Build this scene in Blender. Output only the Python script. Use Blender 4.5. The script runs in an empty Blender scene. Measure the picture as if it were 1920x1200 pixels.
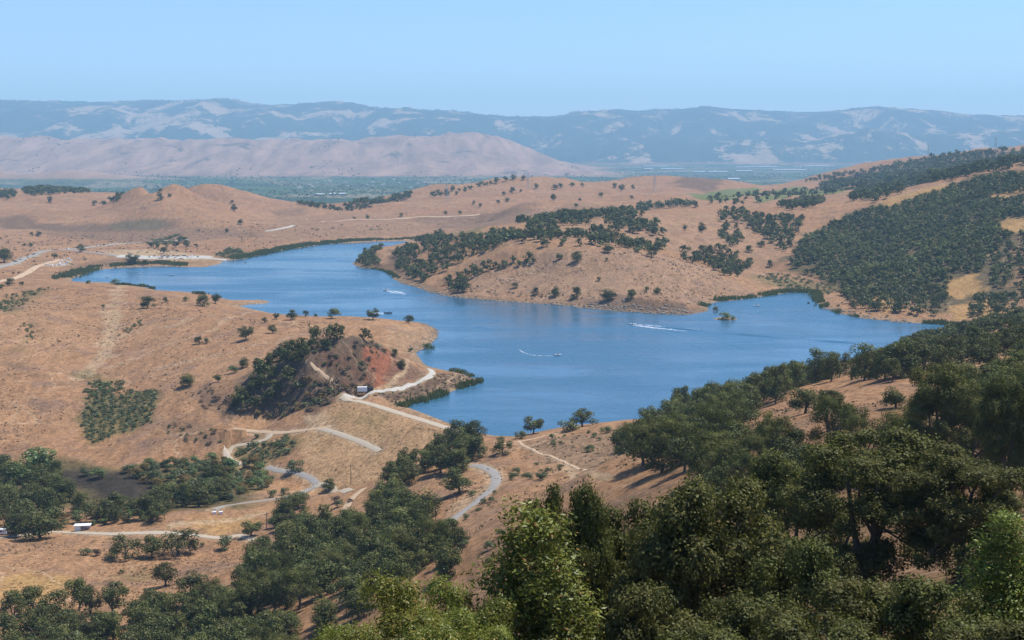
import bpy, bmesh, math, random
import numpy as np
from mathutils import Vector, Matrix

# ------------------------------------------------------------------ camera, sky, sun, exposure
S = bpy.context.scene
F_PX, H_CAM = 2500.0, 150.0            # focal length in pixels of a 1920 wide frame; eye height above the lake
PITCH = math.atan(322.0 / F_PX)
cam_d = bpy.data.cameras.new('camera')
cam_d.sensor_width = 36.0
cam_d.lens = 36.0 * F_PX / 1920.0
cam_d.clip_start = 0.5
cam_d.clip_end = 90000.0
cam = bpy.data.objects.new('camera', cam_d)
S.collection.objects.link(cam)
cam.location = (0, 0, H_CAM)
cam.rotation_euler = (math.pi / 2 - PITCH, 0, 0)
S.camera = cam

SUN_EL, SUN_AZ = math.radians(62), math.radians(66)      # azimuth clockwise from +Y (the view direction)
world = bpy.data.worlds.new('World')
S.world = world
world.use_nodes = True
wn, wl = world.node_tree.nodes, world.node_tree.links
wn.clear()
w_out = wn.new('ShaderNodeOutputWorld')
w_bg = wn.new('ShaderNodeBackground')
w_sky = wn.new('ShaderNodeTexSky')
w_sky.sky_type = 'NISHITA'
w_sky.sun_disc = False
w_sky.sun_elevation = SUN_EL
w_sky.sun_rotation = SUN_AZ
w_sky.altitude = 300
w_sky.air_density = 1.0
w_sky.dust_density = 0.15
w_sky.ozone_density = 3.0
w_bg.inputs['Strength'].default_value = 0.138
w_tint = wn.new('ShaderNodeMix'); w_tint.data_type = 'RGBA'; w_tint.blend_type = 'MULTIPLY'
w_tint.inputs[0].default_value = 1.0
w_tint.inputs[7].default_value = (0.645, 0.765, 1.0, 1.0)
wl.new(w_sky.outputs[0], w_tint.inputs[6]); wl.new(w_tint.outputs[2], w_bg.inputs['Color'])
wl.new(w_bg.outputs[0], w_out.inputs['Surface'])

sun_d = bpy.data.lights.new('sun', 'SUN')
sun_d.energy = 5.0
sun_d.angle = math.radians(0.53)
sun_d.color = (1.0, 0.96, 0.91)
sun = bpy.data.objects.new('sun', sun_d)
S.collection.objects.link(sun)
to_sun = Vector((math.sin(SUN_AZ) * math.cos(SUN_EL), math.cos(SUN_AZ) * math.cos(SUN_EL), math.sin(SUN_EL)))
sun.rotation_euler = to_sun.to_track_quat('Z', 'Y').to_euler()
sun.location = (200, 100, 1500)

S.view_settings.view_transform = 'Standard'
S.view_settings.look = 'None'
S.view_settings.exposure = 0.45
S.view_settings.gamma = 1.0
S.view_settings.use_curve_mapping = False
S.render.engine = 'CYCLES'
cy = S.cycles
cy.use_denoising = True
cy.max_bounces = 6
cy.diffuse_bounces = 2
cy.glossy_bounces = 2
cy.transmission_bounces = 2
cy.transparent_max_bounces = 6
cy.volume_bounces = 0
cy.sample_clamp_indirect = 4.0

COL = S.collection
rnd = random.Random(7)
nrs = np.random.RandomState(11)


def link(o, parent=None):
    COL.objects.link(o)
    if parent is not None:
        o.parent = parent
    return o


def tag(o, label=None, cat=None, group=None, kind=None):
    if label: o['label'] = label
    if cat: o['category'] = cat
    if group: o['group'] = group
    if kind: o['kind'] = kind
    return o


def np_mesh(name, V, Q, mats=(), smooth=False, mat_idx=None):
    """mesh from arrays: V (n,3); Q (m,3) or (m,4)"""
    me = bpy.data.meshes.new(name)
    V = np.ascontiguousarray(V, dtype=np.float32)
    Q = np.ascontiguousarray(Q, dtype=np.int32)
    k = Q.shape[1]
    me.vertices.add(len(V))
    me.vertices.foreach_set('co', V.ravel())
    me.loops.add(Q.size)
    me.loops.foreach_set('vertex_index', Q.ravel())
    me.polygons.add(len(Q))
    me.polygons.foreach_set('loop_start', np.arange(len(Q), dtype=np.int32) * k)
    if mat_idx is not None:
        me.polygons.foreach_set('material_index', np.ascontiguousarray(mat_idx, dtype=np.int32))
    me.polygons.foreach_set('use_smooth', np.full(len(Q), bool(smooth)))
    for m in mats:
        me.materials.append(m)
    me.update(calc_edges=True)
    return me
# ------------------------------------------------------------------ noise
_PERM = nrs.rand(256, 256).astype(np.float32)


def vnoise(x, y):
    xi = np.floor(x).astype(np.int64); yi = np.floor(y).astype(np.int64)
    fx = x - xi; fy = y - yi
    fx = fx * fx * fx * (fx * (fx * 6 - 15) + 10); fy = fy * fy * fy * (fy * (fy * 6 - 15) + 10)
    a = _PERM[xi & 255, yi & 255]; b = _PERM[(xi + 1) & 255, yi & 255]
    c = _PERM[xi & 255, (yi + 1) & 255]; d = _PERM[(xi + 1) & 255, (yi + 1) & 255]
    return (a + (b - a) * fx) * (1 - fy) + (c + (d - c) * fx) * fy


def fbm(x, y, octaves=4, ridged=False):
    t = np.zeros_like(x, dtype=np.float64); amp = 1.0; tot = 0.0
    c, s = math.cos(0.6), math.sin(0.6)
    for k in range(octaves):
        n = vnoise(x + 17.3 * k, y - 9.1 * k) * 2 - 1
        if ridged:
            n = 1 - 2 * np.abs(n)
        t += n * amp; tot += amp; amp *= 0.5
        x, y = (c * x - s * y) * 2.03, (s * x + c * y) * 2.03
    return t / tot


def sstep(a, b, x):
    t = np.clip((x - a) / (b - a), 0, 1)
    return t * t * (3 - 2 * t)


# ------------------------------------------------------------------ sight lines of the photograph -> places
_cp, _sp = math.cos(PITCH), math.sin(PITCH)


def ray(px, py):
    cx, cyy = (px - 960) / F_PX, (600 - py) / F_PX
    return np.array([cx, _cp + cyy * _sp, -_sp + cyy * _cp])


def at_z(px, py, z):
    d = ray(px, py)
    t = (z - H_CAM) / d[2]
    return (d[0] * t, d[1] * t, z)


def at_d(px, py, D):
    d = ray(px, py)
    t = D / d[1]
    return (d[0] * t, D, H_CAM + d[2] * t)


# lake outline (pixels on the water level)
LAKE_PX = [(135,523),(160,513),(180,507),(240,501),(300,499),(345,501),(385,501),(410,496),(420,489),(455,486),
 (480,480),(520,471),(570,463),(610,458),(640,456),(700,453),(768,452),(760,456),(735,460),(700,467),(672,481),(660,494),
 (680,502),(715,506),(735,516),(750,531),(790,540),(812,549),(850,556),(900,562),(960,566),(1020,570),(1080,576),
 (1150,582),(1220,587),(1280,590),(1302,588),(1328,582),(1322,572),(1345,566),(1400,560),(1450,553),(1475,549),
 (1500,547),(1525,550),(1530,561),(1545,577),(1575,588),(1620,597),(1680,604),(1740,607),(1800,612),(1815,622),(1760,634),(1700,646),
 (1660,656),(1625,664),(1560,684),(1480,708),(1400,734),(1310,766),(1230,788),(1150,802),(1060,812),(985,818),(925,817),
 (880,808),(840,793),(800,778),(762,764),(752,760),(770,755),(800,750),(830,740),(870,726),(897,718),(900,712),(880,706),(856,698),(820,692),
 (800,686),(788,672),(780,661),(795,652),(814,638),(822,627),(816,616),(796,606),(740,600),(650,596),(560,592),
 (505,587),(470,579),(448,574),(470,570),(500,569),(508,566),(495,563),(440,564),(415,559),(385,551),(340,547),(300,545),
 (270,538),(230,533),(190,530),(155,529),(138,527)]
LAKE = np.array([at_z(x, y, 0.0)[:2] for x, y in LAKE_PX])

CZ = [  # (px, py, height above the lake)
 # grass hill at the left
 (0,545,15),(60,538,15),(130,531,14),(200,540,13),(280,550,13),(340,556,11),(390,568,10),(440,577,6),(490,593,9),(560,596,9),(620,597,9),(700,600,8),(780,608,3),
 (0,600,13),(100,590,13),(100,620,8),(215,570,7),(205,610,4),(205,650,0),(185,700,-6),(275,580,13),(330,600,11),(300,650,6),(0,650,8),(60,660,6),(0,700,2),(60,740,-3),
 (380,640,9),(480,635,13),(560,620,11),(700,620,8),(350,715,1),(450,700,4),(420,660,8),(0,770,-8),(100,830,-15),(160,835,-18),(220,780,-13),(230,735,-9),(300,745,-5),(300,810,-13),(0,840,-16),
 (400,790,-9),(370,830,-15),(330,760,-5),
 # red bluff
 (545,660,24),(590,643,28),(630,637,31),(680,641,28),(735,652,18),(765,675,11),(790,695,7),(540,690,17),(600,700,15),(660,700,13),(700,690,14),(745,700,8),
 (480,700,10),(450,745,0),(430,775,-8),(520,775,-8),(580,775,-6),(540,735,4),(630,735,4),(690,741,4.5),(760,726,5),(800,707,5),(812,695,5),(850,712,3),(760,742,3),
 # below the dam
 (560,805,-8),(500,815,-11),(450,815,-11),(430,850,-18),(470,870,-20),(540,885,-21),(590,905,-21),(620,930,-20),(560,930,-18),(480,945,-17),(540,850,-17),
 (230,895,-23),(350,890,-22),(380,930,-21),(100,880,-22),(30,920,-23),(0,880,-21),(200,930,-23),(100,950,-21),
 (150,1000,-18),(0,1010,-18),(420,1000,-17),(350,985,-15),(300,960,-17),(100,1080,-15),(300,1090,-13),(0,1130,-12),(250,1140,-8),(400,1060,-11),(500,1040,-12),(520,1130,3),(400,1150,-2),(0,1190,-9),(200,1190,-4),
 # spur carrying the road on the near side of the dam
 (640,955,-8),(650,1000,0),(720,960,3),(740,900,0),(800,860,2),(830,960,17),(800,1000,22),(720,1040,14),(640,1080,15),(870,930,19),(900,880,17),(935,890,20),(860,850,9),(925,832,12),(985,832,14),(1000,815,11),
 (1060,862,25),(1160,898,36),(1100,840,22),(1190,797,22),(1120,797,15),(1060,800,10),(1180,850,32),(1000,900,28),(970,850,18),(870,1000,30),(790,1060,32),
 # headland, peninsula
 (720,466,15),(690,478,8),(770,470,12),(790,500,12),(800,452,16),(830,520,9),(850,475,28),(900,520,13),(1000,540,9),(1100,555,7),(1200,560,9),(1290,572,6),(1290,540,10),(960,457,45),(1050,480,36),(1150,470,40),(1250,500,28),(1330,520,14),(1400,542,5),(900,485,28),(1000,510,20),(1150,520,20),
 # valley floor beyond the lake
 (850,432,7),(930,412,12),(700,425,5),(600,432,4),(520,450,4),(450,440,5),(300,430,6),(150,430,5),(0,440,7),(60,480,5),(0,500,9),(0,520,8),(100,505,3),(300,480,3),(400,480,2),(750,385,25),(700,400,12),(560,412,14),(480,415,16),(300,400,20),(180,400,18),
 (1450,512,3),(1560,536,3),(1500,530,2),(1400,505,10),(1440,470,18),
]
CD = [  # (px, py, distance)
 (1060,410,1850),(1200,402,1900),(1300,391,2050),(1400,402,2000),(1450,432,1850),(880,432,1750),(960,420,1800),(1350,450,1700),(1300,430,1800),(1100,440,1650),(1000,445,1600),
 (1100,380,2700),(1000,378,3000),(1200,372,2800),(950,395,2600),
 # left hills
 (290,347,2680),(270,352,2700),(310,352,2680),(250,362,2690),(215,378,2680),(185,394,2650),(335,364,2640),(375,381,2600),(420,396,2560),(300,372,2560),(300,400,2450),(350,405,2440),(240,400,2500),
 (390,349,3020),(370,352,3010),(420,352,3040),(480,361,3060),(560,379,3080),(640,392,3150),(450,375,2900),(540,395,2800),(470,400,2640),
 (200,366,3250),(150,362,3300),(100,358,3350),(40,358,3350),(0,357,3350),(0,398,2700),(70,404,2620),(110,396,2750),(40,385,2900),(130,378,3000),(60,372,3100),
 # centre hills
 (700,374,3400),(780,356,3500),(860,350,3550),(930,337,3600),(980,332,3650),(1040,337,3700),(1100,347,3700),(1160,342,3850),(1200,333,3950),(1260,331,4000),(1320,337,3900),(1380,352,3700),(1040,355,3300),(900,365,3100),
 (1430,368,3300),(1480,352,4000),(1550,368,2600),(1600,362,2700),(1520,390,2300),(1640,372,2500),(1700,352,2600),(1500,375,2900),
 (1560,328,4500),(1650,302,4300),(1740,295,4200),(1820,286,4100),(1920,277,3900),(2150,280,3900),(1700,338,3400),(1800,320,3300),(1640,332,3900),(1920,305,3000),
 # wooded slope at the right
 (1920,302,2100),(2150,290,2000),(1850,322,2050),(1750,348,2000),(1650,378,1980),(1590,395,1950),(1490,452,1750),(1480,500,1580),(1700,450,1620),(1850,450,1480),(1850,385,1750),(1600,520,1420),(1750,540,1310),(1850,560,1230),(1920,500,1330),(2150,480,1300),(1600,450,1750),(1650,500,1500),(1700,580,1190),(1920,560,1180),(2150,560,1000),
 # shore woods and the near slope at the right
 (1760,645,860),(1700,655,880),(1900,600,900),(1900,650,640),(1840,625,800),(1640,672,880),(1300,795,590),(1230,805,600),(1380,770,580),(1450,735,560),(1600,702,550),(1620,722,430),(1700,690,560),(1440,800,400),(1380,850,330),(1500,760,450),(1640,805,310),(1850,692,450),(2100,680,420),(1780,730,400),(1540,790,345),(1790,800,265),(1260,860,400),(1200,850,480),
]
CW = [  # (x, y, z) on the hill the photographer stands on
 (0,0,148),(0,-40,150),(40,-20,151),(-40,-20,145),(60,10,149),(-60,10,134),(0,14,142.5),(-10,20,137),(10,20,139.5),(0,45,126),(14,45,127.5),(-15,45,121),(-40,45,108),(30,60,126),(20,70,121),(45,100,121),(70,100,126),(100,100,130),
 (0,100,103),(-30,100,90),(-70,100,75),(0,200,73),(-60,200,46),(-130,200,20),(-100,300,8),(-200,300,-2),(60,200,90),(50,300,77),(100,250,94),(130,250,98),(0,300,50),(-40,300,28),(200,250,110),(40,400,58),(-200,450,-12),(200,400,88),
]
for x in range(-100, 1100, 150):
    CW.append(((x - 960) / F_PX * 4150, 4150, -52)); CW.append(((x - 960) / F_PX * 4800, 4800, -68))
for x, D, z in ((300, 2880, 8), (340, 2860, 12), (250, 2920, 6), (700, 3750, -25), (860, 3950, -20), (980, 4100, -15), (1100, 4250, -30), (1200, 4500, -25), (1320, 4500, -30), (560, 3500, -35), (640, 3500, -45), (450, 3450, -15), (1200, 5000, -66), (1400, 4700, -50), (1400, 5100, -66)):
    CW.append(((x - 960) / F_PX * D, D, z))
V0 = -70.0   # floor of the far valley
for x in range(-200, 2200, 300):
    for D, z in ((5600, V0), (6800, V0), (8500, V0)):
        if not (x > 1400 and D < 6000):
            CW.append(((x - 960) / F_PX * D, D, z))
    if x > 1000:
        CW.append(((x - 960) / F_PX * 10500, 10500, V0)); CW.append(((x - 960) / F_PX * 12500, 12500, V0))
# ridge in the middle distance (bare, pinkish)
for x, y in [(-250,250),(0,254),(150,256),(300,260),(450,262),(640,262),(760,256),(800,251),(870,250),(950,262),(1000,283),(1060,310),(1100,326)]:
    CD.append((x, y, 12300))
for x in (-250, 0, 150, 300, 450, 600, 750, 900, 1000):
    CD.append((x, 334 if x > 250 else 338, 9600)); CD.append((x, 300, 11000 + (x > 900) * 500))
for x, y in [(0,318),(100,314),(40,330),(180,325)]:
    CD.append((x, y, 8800))
# far range
FAR = [(-350,195),(-150,192),(0,190),(100,194),(160,194),(200,190),(300,190),(420,188),(480,197),(560,195),(640,191),(700,205),(760,210),(850,213),(960,217),(1060,220),(1100,212),(1200,212),(1300,207),(1400,203),(1490,216),(1560,206),(1640,204),(1750,210),(1850,217),(1920,222),(2100,228),(2300,225)]
for x, y in FAR:
    CD.append((x, y, 21500)); CD.append((x, y + 8, 24000))
for x in range(-300, 2300, 200):
    CW.append(((x - 960) / F_PX * 14800, 14800, -62))
    if x > 1050: CW.append(((x - 960) / F_PX * 16400, 16400, -62)); CD.append((x, 272, 18600))
    else: CD.append((x, 266, 17500))
for x, y in [(1450,262),(1560,252),(1700,250),(1800,256),(1920,252),(2150,255)]:
    CD.append((x, y, 17700))
for x, y in [(1180,292),(1300,284),(1400,282),(1250,276)]:
    CD.append((x, y, 17300))

ctrl = [at_z(*c) for c in CZ] + [at_d(*c) for c in CD] + list(CW)
for i in range(0, len(LAKE_PX)):
    ctrl.append((LAKE[i, 0], LAKE[i, 1], 0.3))
ctrl = np.array(ctrl)
CEN_Y = 80.0


def logpolar(x, y):
    yy = y + CEN_Y
    return np.arctan2(x, yy), 0.5 * np.log(x * x + yy * yy)


cu, cv = logpolar(ctrl[:, 0], ctrl[:, 1])
keep = []
for i in range(len(ctrl)):                       # drop near-duplicates
    if all((cu[i] - cu[j]) ** 2 + (cv[i] - cv[j]) ** 2 > 0.006 ** 2 for j in keep):
        keep.append(i)
ctrl, cu, cv = ctrl[keep], cu[keep], cv[keep]
_n = len(ctrl)
_C2 = 0.014 ** 2
_A = np.zeros((_n + 3, _n + 3))
_A[:_n, :_n] = -np.sqrt((cu[:, None] - cu) ** 2 + (cv[:, None] - cv) ** 2 + _C2)
_A[np.arange(_n), np.arange(_n)] += 0.00012
_A[:_n, _n], _A[:_n, _n + 1], _A[:_n, _n + 2] = 1, cu, cv
_A[_n:, :_n] = _A[:_n, _n:].T
_w = np.linalg.solve(_A, np.concatenate([ctrl[:, 2], np.zeros(3)]))

NA, NR = 565, 821
ANG = np.linspace(-math.radians(29), math.radians(29), NA)
_ri = [0, 80, 560, 710, NR - 1]
_rv = [math.log(62), math.log(340), math.log(3300), math.log(9000), math.log(25500)]
LNR = np.interp(np.arange(NR), _ri, _rv)
cu2, cv2 = ANG[::4], LNR[::4]
hz = np.zeros((len(cu2), len(cv2)))
for i, a in enumerate(cu2):
    r2 = (a - cu[None, :]) ** 2 + (cv2[:, None] - cv[None, :]) ** 2
    hz[i] = -np.sqrt(r2 + _C2) @ _w[:_n] + _w[_n] + _w[_n + 1] * a + _w[_n + 2] * cv2
tmp = np.array([np.interp(LNR, cv2, row) for row in hz])                       # (angles/4, NR)
Z = np.array([np.interp(ANG, cu2, tmp[:, j]) for j in range(NR)]).T            # (NA, NR)
for _ in range(2):                                                             # soften the linear upsampling
    Z[1:-1, 1:-1] = (Z[1:-1, 1:-1] * 2 + Z[:-2, 1:-1] + Z[2:, 1:-1] + Z[1:-1, :-2] + Z[1:-1, 2:]) / 6
R_ = np.exp(LNR)
X = np.sin(ANG)[:, None] * R_[None, :]
Y = np.cos(ANG)[:, None] * R_[None, :] - CEN_Y


def poly_sd(P, x, y):
    """signed distance to polygon P (negative inside)"""
    d2 = np.full(x.shape, 1e18); ins = np.zeros(x.shape, bool)
    n = len(P)
    for i in range(n):
        x0, y0 = P[i]; x1, y1 = P[(i + 1) % n]
        ex, ey = x1 - x0, y1 - y0
        t = np.clip(((x - x0) * ex + (y - y0) * ey) / (ex * ex + ey * ey + 1e-9), 0, 1)
        d2 = np.minimum(d2, (x - x0 - t * ex) ** 2 + (y - y0 - t * ey) ** 2)
        if y0 != y1:
            c = ((y0 > y) != (y1 > y)) & (x < (x1 - x0) * (y - y0) / (y1 - y0) + x0)
            ins ^= c
    d = np.sqrt(d2)
    return np.where(ins, -d, d)


def line_d(P, x, y):
    d2 = np.full(x.shape, 1e18)
    for i in range(len(P) - 1):
        x0, y0 = P[i][:2]; x1, y1 = P[i + 1][:2]
        ex, ey = x1 - x0, y1 - y0
        t = np.clip(((x - x0) * ex + (y - y0) * ey) / (ex * ex + ey * ey + 1e-9), 0, 1)
        d2 = np.minimum(d2, (x - x0 - t * ex) ** 2 + (y - y0 - t * ey) ** 2)
    return np.sqrt(d2)


SD = np.full(Z.shape, 1e4)
_m = (Y > 450) & (Y < 2700)
SD[_m] = poly_sd(LAKE, X[_m], Y[_m])
SDN = SD + fbm(X / 45, Y / 45, 3) * np.clip(Y / 1000, .6, 2) * 3.0
# relief: terracettes and gullies on the hills, spurs and ravines on the ranges
land = sstep(5, 70, SDN)
near = sstep(200, 600, Y)
Z += land * near * (fbm(X / 90, Y / 90, 4) * 2.6 + fbm(X / 24, Y / 24, 3) * 0.9 + np.minimum(fbm(X / 130 + 5, Y / 130, 4, True), 0.3) * 3.2)
Z += (1 - near) * fbm(X / 12, Y / 12, 3) * 0.5 * sstep(20, 60, Y)
Z += sstep(2100, 2900, Y) * (1 - sstep(4200, 5200, Y)) * (fbm(X / 260, Y / 260, 4, True) * 10 + fbm(X / 70, Y / 70, 3) * 1.5)
mid = sstep(9300, 11200, Y) * (1 - sstep(12800, 13600, Y)) * sstep(-60, 60, Z)
Z += mid * (fbm(X / 380 + Y / 2500, Y / 2600, 5, True) * 40 + fbm(X / 120, Y / 400, 3) * 10)
rng = sstep(14500, 17500, Y)
Z += rng * (fbm(X / 1300 + 3, Y / 3600, 5, True) * 150 + fbm(X / 420, Y / 900, 4) * 24) * (1 - 0.62 * sstep(20300, 21500, Y))
Z += rng * fbm(X / 260 + 7, Y / 1300, 4, True) * 38 * (1 - .5 * sstep(20300, 21500, Y)) + rng * fbm(X / 80, Y / 400, 3) * 12
frn = sstep(14900, 15600, Y) * (1 - sstep(16500, 17500, Y))
Z += frn * fbm(X / 500, Y / 900, 4, True) * 30
# shore and lake bed
bank = np.clip(SDN, 0, 400)
edge = bank * 0.10 + np.minimum(bank, 6) * 0.10
t = sstep(0, 30, bank)
floor_ = np.minimum(bank * 0.12, 1.6) - np.maximum(bank - 30, 0) * 0.35
Z = np.where(SDN > 0, np.maximum(edge * (1 - t) + Z * t, floor_), -np.minimum(-SDN * 0.15, 5) - 0.02)
# the dam: an embankment with a straight crest
DAM_A = np.array(at_z(640, 741, 4.0)[:2]); DAM_B = np.array(at_z(884, 817, 4.0)[:2])
_dv = DAM_B - DAM_A; DAM_L = np.linalg.norm(_dv); _dv /= DAM_L
_dn = np.array([_dv[1], -_dv[0]])                      # towards the valley below
if _dn[0] > 0: _dn = -_dn
ds = (X - DAM_A[0]) * _dv[0] + (Y - DAM_A[1]) * _dv[1]
dp = (X - DAM_A[0]) * _dn[0] + (Y - DAM_A[1]) * _dn[1]
over = np.maximum(np.maximum(-ds - 6, ds - DAM_L - 6), 0)
dam_h = 4.0 - np.where(dp > 0, np.maximum(dp - 4.5, 0) / 2.9, np.maximum(-dp - 4.5, 0) / 2.2) - over / 2.0
dam_zone = (dam_h > -26) & (np.abs(dp) < 100) & (over < 50)
below = dam_zone & (dp > 4.5) & (over < 1)
Z = np.where(below & (dam_h > -21), np.minimum(Z, np.maximum(dam_h, -22)), Z)
Z = np.where(dam_zone & (dam_h > Z), dam_h + fbm(X / 14, Y / 14, 3) * 0.25, Z)

# the eroded bluff beside the dam and the tiny islet
_bc = at_z(640, 690, 15)
_bl = sstep(75, 25, np.hypot((X - _bc[0]) * .8, Y - _bc[1])) * sstep(4, 14, SDN) * (Z > 2)
Z += _bl * (fbm(X / 13, Y / 20, 4, True) * 3.8 + fbm(X / 5, Y / 7, 2) * 1.3)
_ic = at_z(1360, 598, 0)
_isl = (1.7 - 1.8 * (((X - _ic[0]) / 11.5) ** 2 + ((Y - _ic[1]) / 9) ** 2) + fbm(X / 3, Y / 3, 2) * .3)
Z = np.where(_isl > -1, np.maximum(Z, _isl), Z)


def height(x, y):
    x = np.asarray(x, float); y = np.asarray(y, float)
    a = (np.arctan2(x, y + CEN_Y) - ANG[0]) / (ANG[1] - ANG[0])
    r = np.interp(0.5 * np.log(x * x + (y + CEN_Y) ** 2), LNR, np.arange(NR))
    a = np.clip(a, 0, NA - 1.001); r = np.clip(r, 0, NR - 1.001)
    ai = a.astype(int); ri = r.astype(int); fa = a - ai; fr = r - ri
    return (Z[ai, ri] * (1 - fa) + Z[ai + 1, ri] * fa) * (1 - fr) + (Z[ai, ri + 1] * (1 - fa) + Z[ai + 1, ri + 1] * fa) * fr


_TS = np.exp(np.linspace(math.log(12), math.log(26000), 2600))


def ground(px, py):
    """the place on the land that the photograph shows at this pixel"""
    d = ray(px, py)
    k = d / d[1]
    x, y, z = k[0] * _TS, _TS, H_CAM + k[2] * _TS
    below = z < np.maximum(height(x, y), -1e9)
    i = int(np.argmax(below)) if below.any() else len(_TS) - 1
    if i == 0:
        return (x[0], y[0], float(height(x[0], y[0])))
    lo, hi = _TS[i - 1], _TS[i]
    for _ in range(18):
        m = 0.5 * (lo + hi)
        if H_CAM + k[2] * m < float(height(k[0] * m, m)): hi = m
        else: lo = m
    return (k[0] * hi, hi, float(height(k[0] * hi, hi)))


def wpoly(pts):
    return np.array([ground(*p)[:2] for p in pts])


def to_px(x, y, z):
    yc = y * _cp - (z - H_CAM) * _sp
    zc = y * _sp + (z - H_CAM) * _cp
    return 960 + F_PX * x / yc, 600 - F_PX * zc / yc
# ------------------------------------------------------------------ node helper
class NT:
    def __init__(self, name):
        self.m = bpy.data.materials.new(name); self.m.use_nodes = True
        self.t = self.m.node_tree; self.t.nodes.clear()
        self.out = self.n('ShaderNodeOutputMaterial')

    def n(self, typ, **kw):
        nd = self.t.nodes.new(typ)
        for k, v in kw.items(): setattr(nd, k, v)
        return nd

    def set(self, sock, v):
        if hasattr(v, 'links') or isinstance(v, bpy.types.NodeSocket): self.t.links.new(v, sock)
        else:
            if isinstance(v, tuple) and len(v) == 3 and sock.type == 'RGBA': v = (*v, 1)
            sock.default_value = v

    def math(self, op, a, b=0.0, clamp=False):
        nd = self.n('ShaderNodeMath', operation=op, use_clamp=clamp)
        self.set(nd.inputs[0], a); self.set(nd.inputs[1], b)
        return nd.outputs[0]

    def mix(self, f, a, b, blend='MIX'):
        nd = self.n('ShaderNodeMix', data_type='RGBA', blend_type=blend)
        self.set(nd.inputs[0], f); self.set(nd.inputs[6], a); self.set(nd.inputs[7], b)
        return nd.outputs[2]

    def noise(self, vec, scale, detail=4, rough=0.55, dist=0.0, out=0):
        nd = self.n('ShaderNodeTexNoise')
        if vec is not None: self.set(nd.inputs['Vector'], vec)
        nd.inputs['Scale'].default_value = scale; nd.inputs['Detail'].default_value = detail
        nd.inputs['Roughness'].default_value = rough; nd.inputs['Distortion'].default_value = dist
        return nd.outputs[out]

    def ramp(self, v, a, b):
        nd = self.n('ShaderNodeMapRange', interpolation_type='SMOOTHSTEP')
        self.set(nd.inputs[0], v); nd.inputs[1].default_value = a; nd.inputs[2].default_value = b
        return nd.outputs[0]

    def scale_vec(self, vec, s):
        nd = self.n('ShaderNodeMapping'); self.set(nd.inputs[0], vec); nd.inputs['Scale'].default_value = s
        return nd.outputs[0]

    def bump(self, h, strength, dist):
        nd = self.n('ShaderNodeBump'); self.set(nd.inputs['Height'], h)
        nd.inputs['Strength'].default_value = strength; nd.inputs['Distance'].default_value = dist
        return nd.outputs[0]

    def principled(self, col, rough=0.8, spec=0.2, normal=None, metal=0.0):
        nd = self.n('ShaderNodeBsdfPrincipled')
        self.set(nd.inputs['Base Color'], col); self.set(nd.inputs['Roughness'], rough)
        nd.inputs['Specular IOR Level'].default_value = spec; nd.inputs['Metallic'].default_value = metal
        if normal is not None: self.set(nd.inputs['Normal'], normal)
        return nd.outputs[0]

    def done(self, surf):
        self.t.links.new(surf, self.out.inputs['Surface'])
        return self.m


# ------------------------------------------------------------------ what covers the ground (rgb + how much of it)
COV = np.zeros((NA, NR, 4))
COV[..., :3] = 0.3


def cover(mask, rgb):
    m = np.clip(mask, 0, 1)[..., None]
    a0 = COV[..., 3:4]
    a1 = a0 + m - a0 * m
    COV[..., :3] = np.where(a1 > 1e-6, (np.array(rgb) * m + COV[..., :3] * a0 * (1 - m)) / np.maximum(a1, 1e-6), COV[..., :3])
    COV[..., 3:4] = a1


def box_sel(P, pad):
    return (X > P[:, 0].min() - pad) & (X < P[:, 0].max() + pad) & (Y > P[:, 1].min() - pad) & (Y < P[:, 1].max() + pad)


def patch(px, rgb, amount=1.0, soft=6.0, wob=6.0, scale=18.0, clear=None):
    P = wpoly(px)
    sel = box_sel(P, soft + wob * 2)
    if not sel.any(): return P
    x, y = X[sel], Y[sel]
    d = poly_sd(P, x, y) + fbm(x / scale, y / scale, 3) * wob * 1.6
    m = np.zeros(X.shape); m[sel] = (1 - sstep(-soft, soft, d)) * amount
    cover(m, rgb)
    return P


def strip(px, width, rgb, amount=1.0, wob=2.0, scale=9.0):
    P = wpoly(px)
    sel = box_sel(P, width * 3)
    x, y = X[sel], Y[sel]
    d = line_d(P, x, y) + fbm(x / scale, y / scale, 3) * wob
    m = np.zeros(X.shape); m[sel] = (1 - sstep(width * 0.3, width * 0.75, d)) * amount
    cover(m, rgb)


PALE = (0.368, 0.263, 0.163); SOIL = (0.294, 0.157, 0.080); RED = (0.236, 0.082, 0.040); SCRUB = (0.098, 0.068, 0.048)
DULL = (0.147, 0.096, 0.063); GREEN = (0.055, 0.075, 0.020); STRAW = (0.339, 0.203, 0.083); DARK = (0.040, 0.032, 0.025); DUFF = (0.118, 0.071, 0.040)
# banks of the lake
bankm = (1 - sstep(4, 11, SDN)) * (SDN > -3)
cover(bankm * 0.75, (0.250, 0.178, 0.113))
rock_line = wpoly([(740,530),(812,556),(960,572),(1150,588),(1290,592),(1310,584)])
_sel = box_sel(rock_line, 60)
_mm = np.zeros(X.shape); _mm[_sel] = (1 - sstep(8, 20, SDN[_sel])) * (line_d(rock_line, X[_sel], Y[_sel]) < 30)
cover(_mm * (0.55 + 0.45 * fbm(X / 14, Y / 14, 3)), (0.147, 0.096, 0.060))
patch([(1090,562),(1150,553),(1230,565),(1290,572),(1300,586),(1220,584),(1130,578)], SCRUB, .75, 5, 8, 14)
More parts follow.
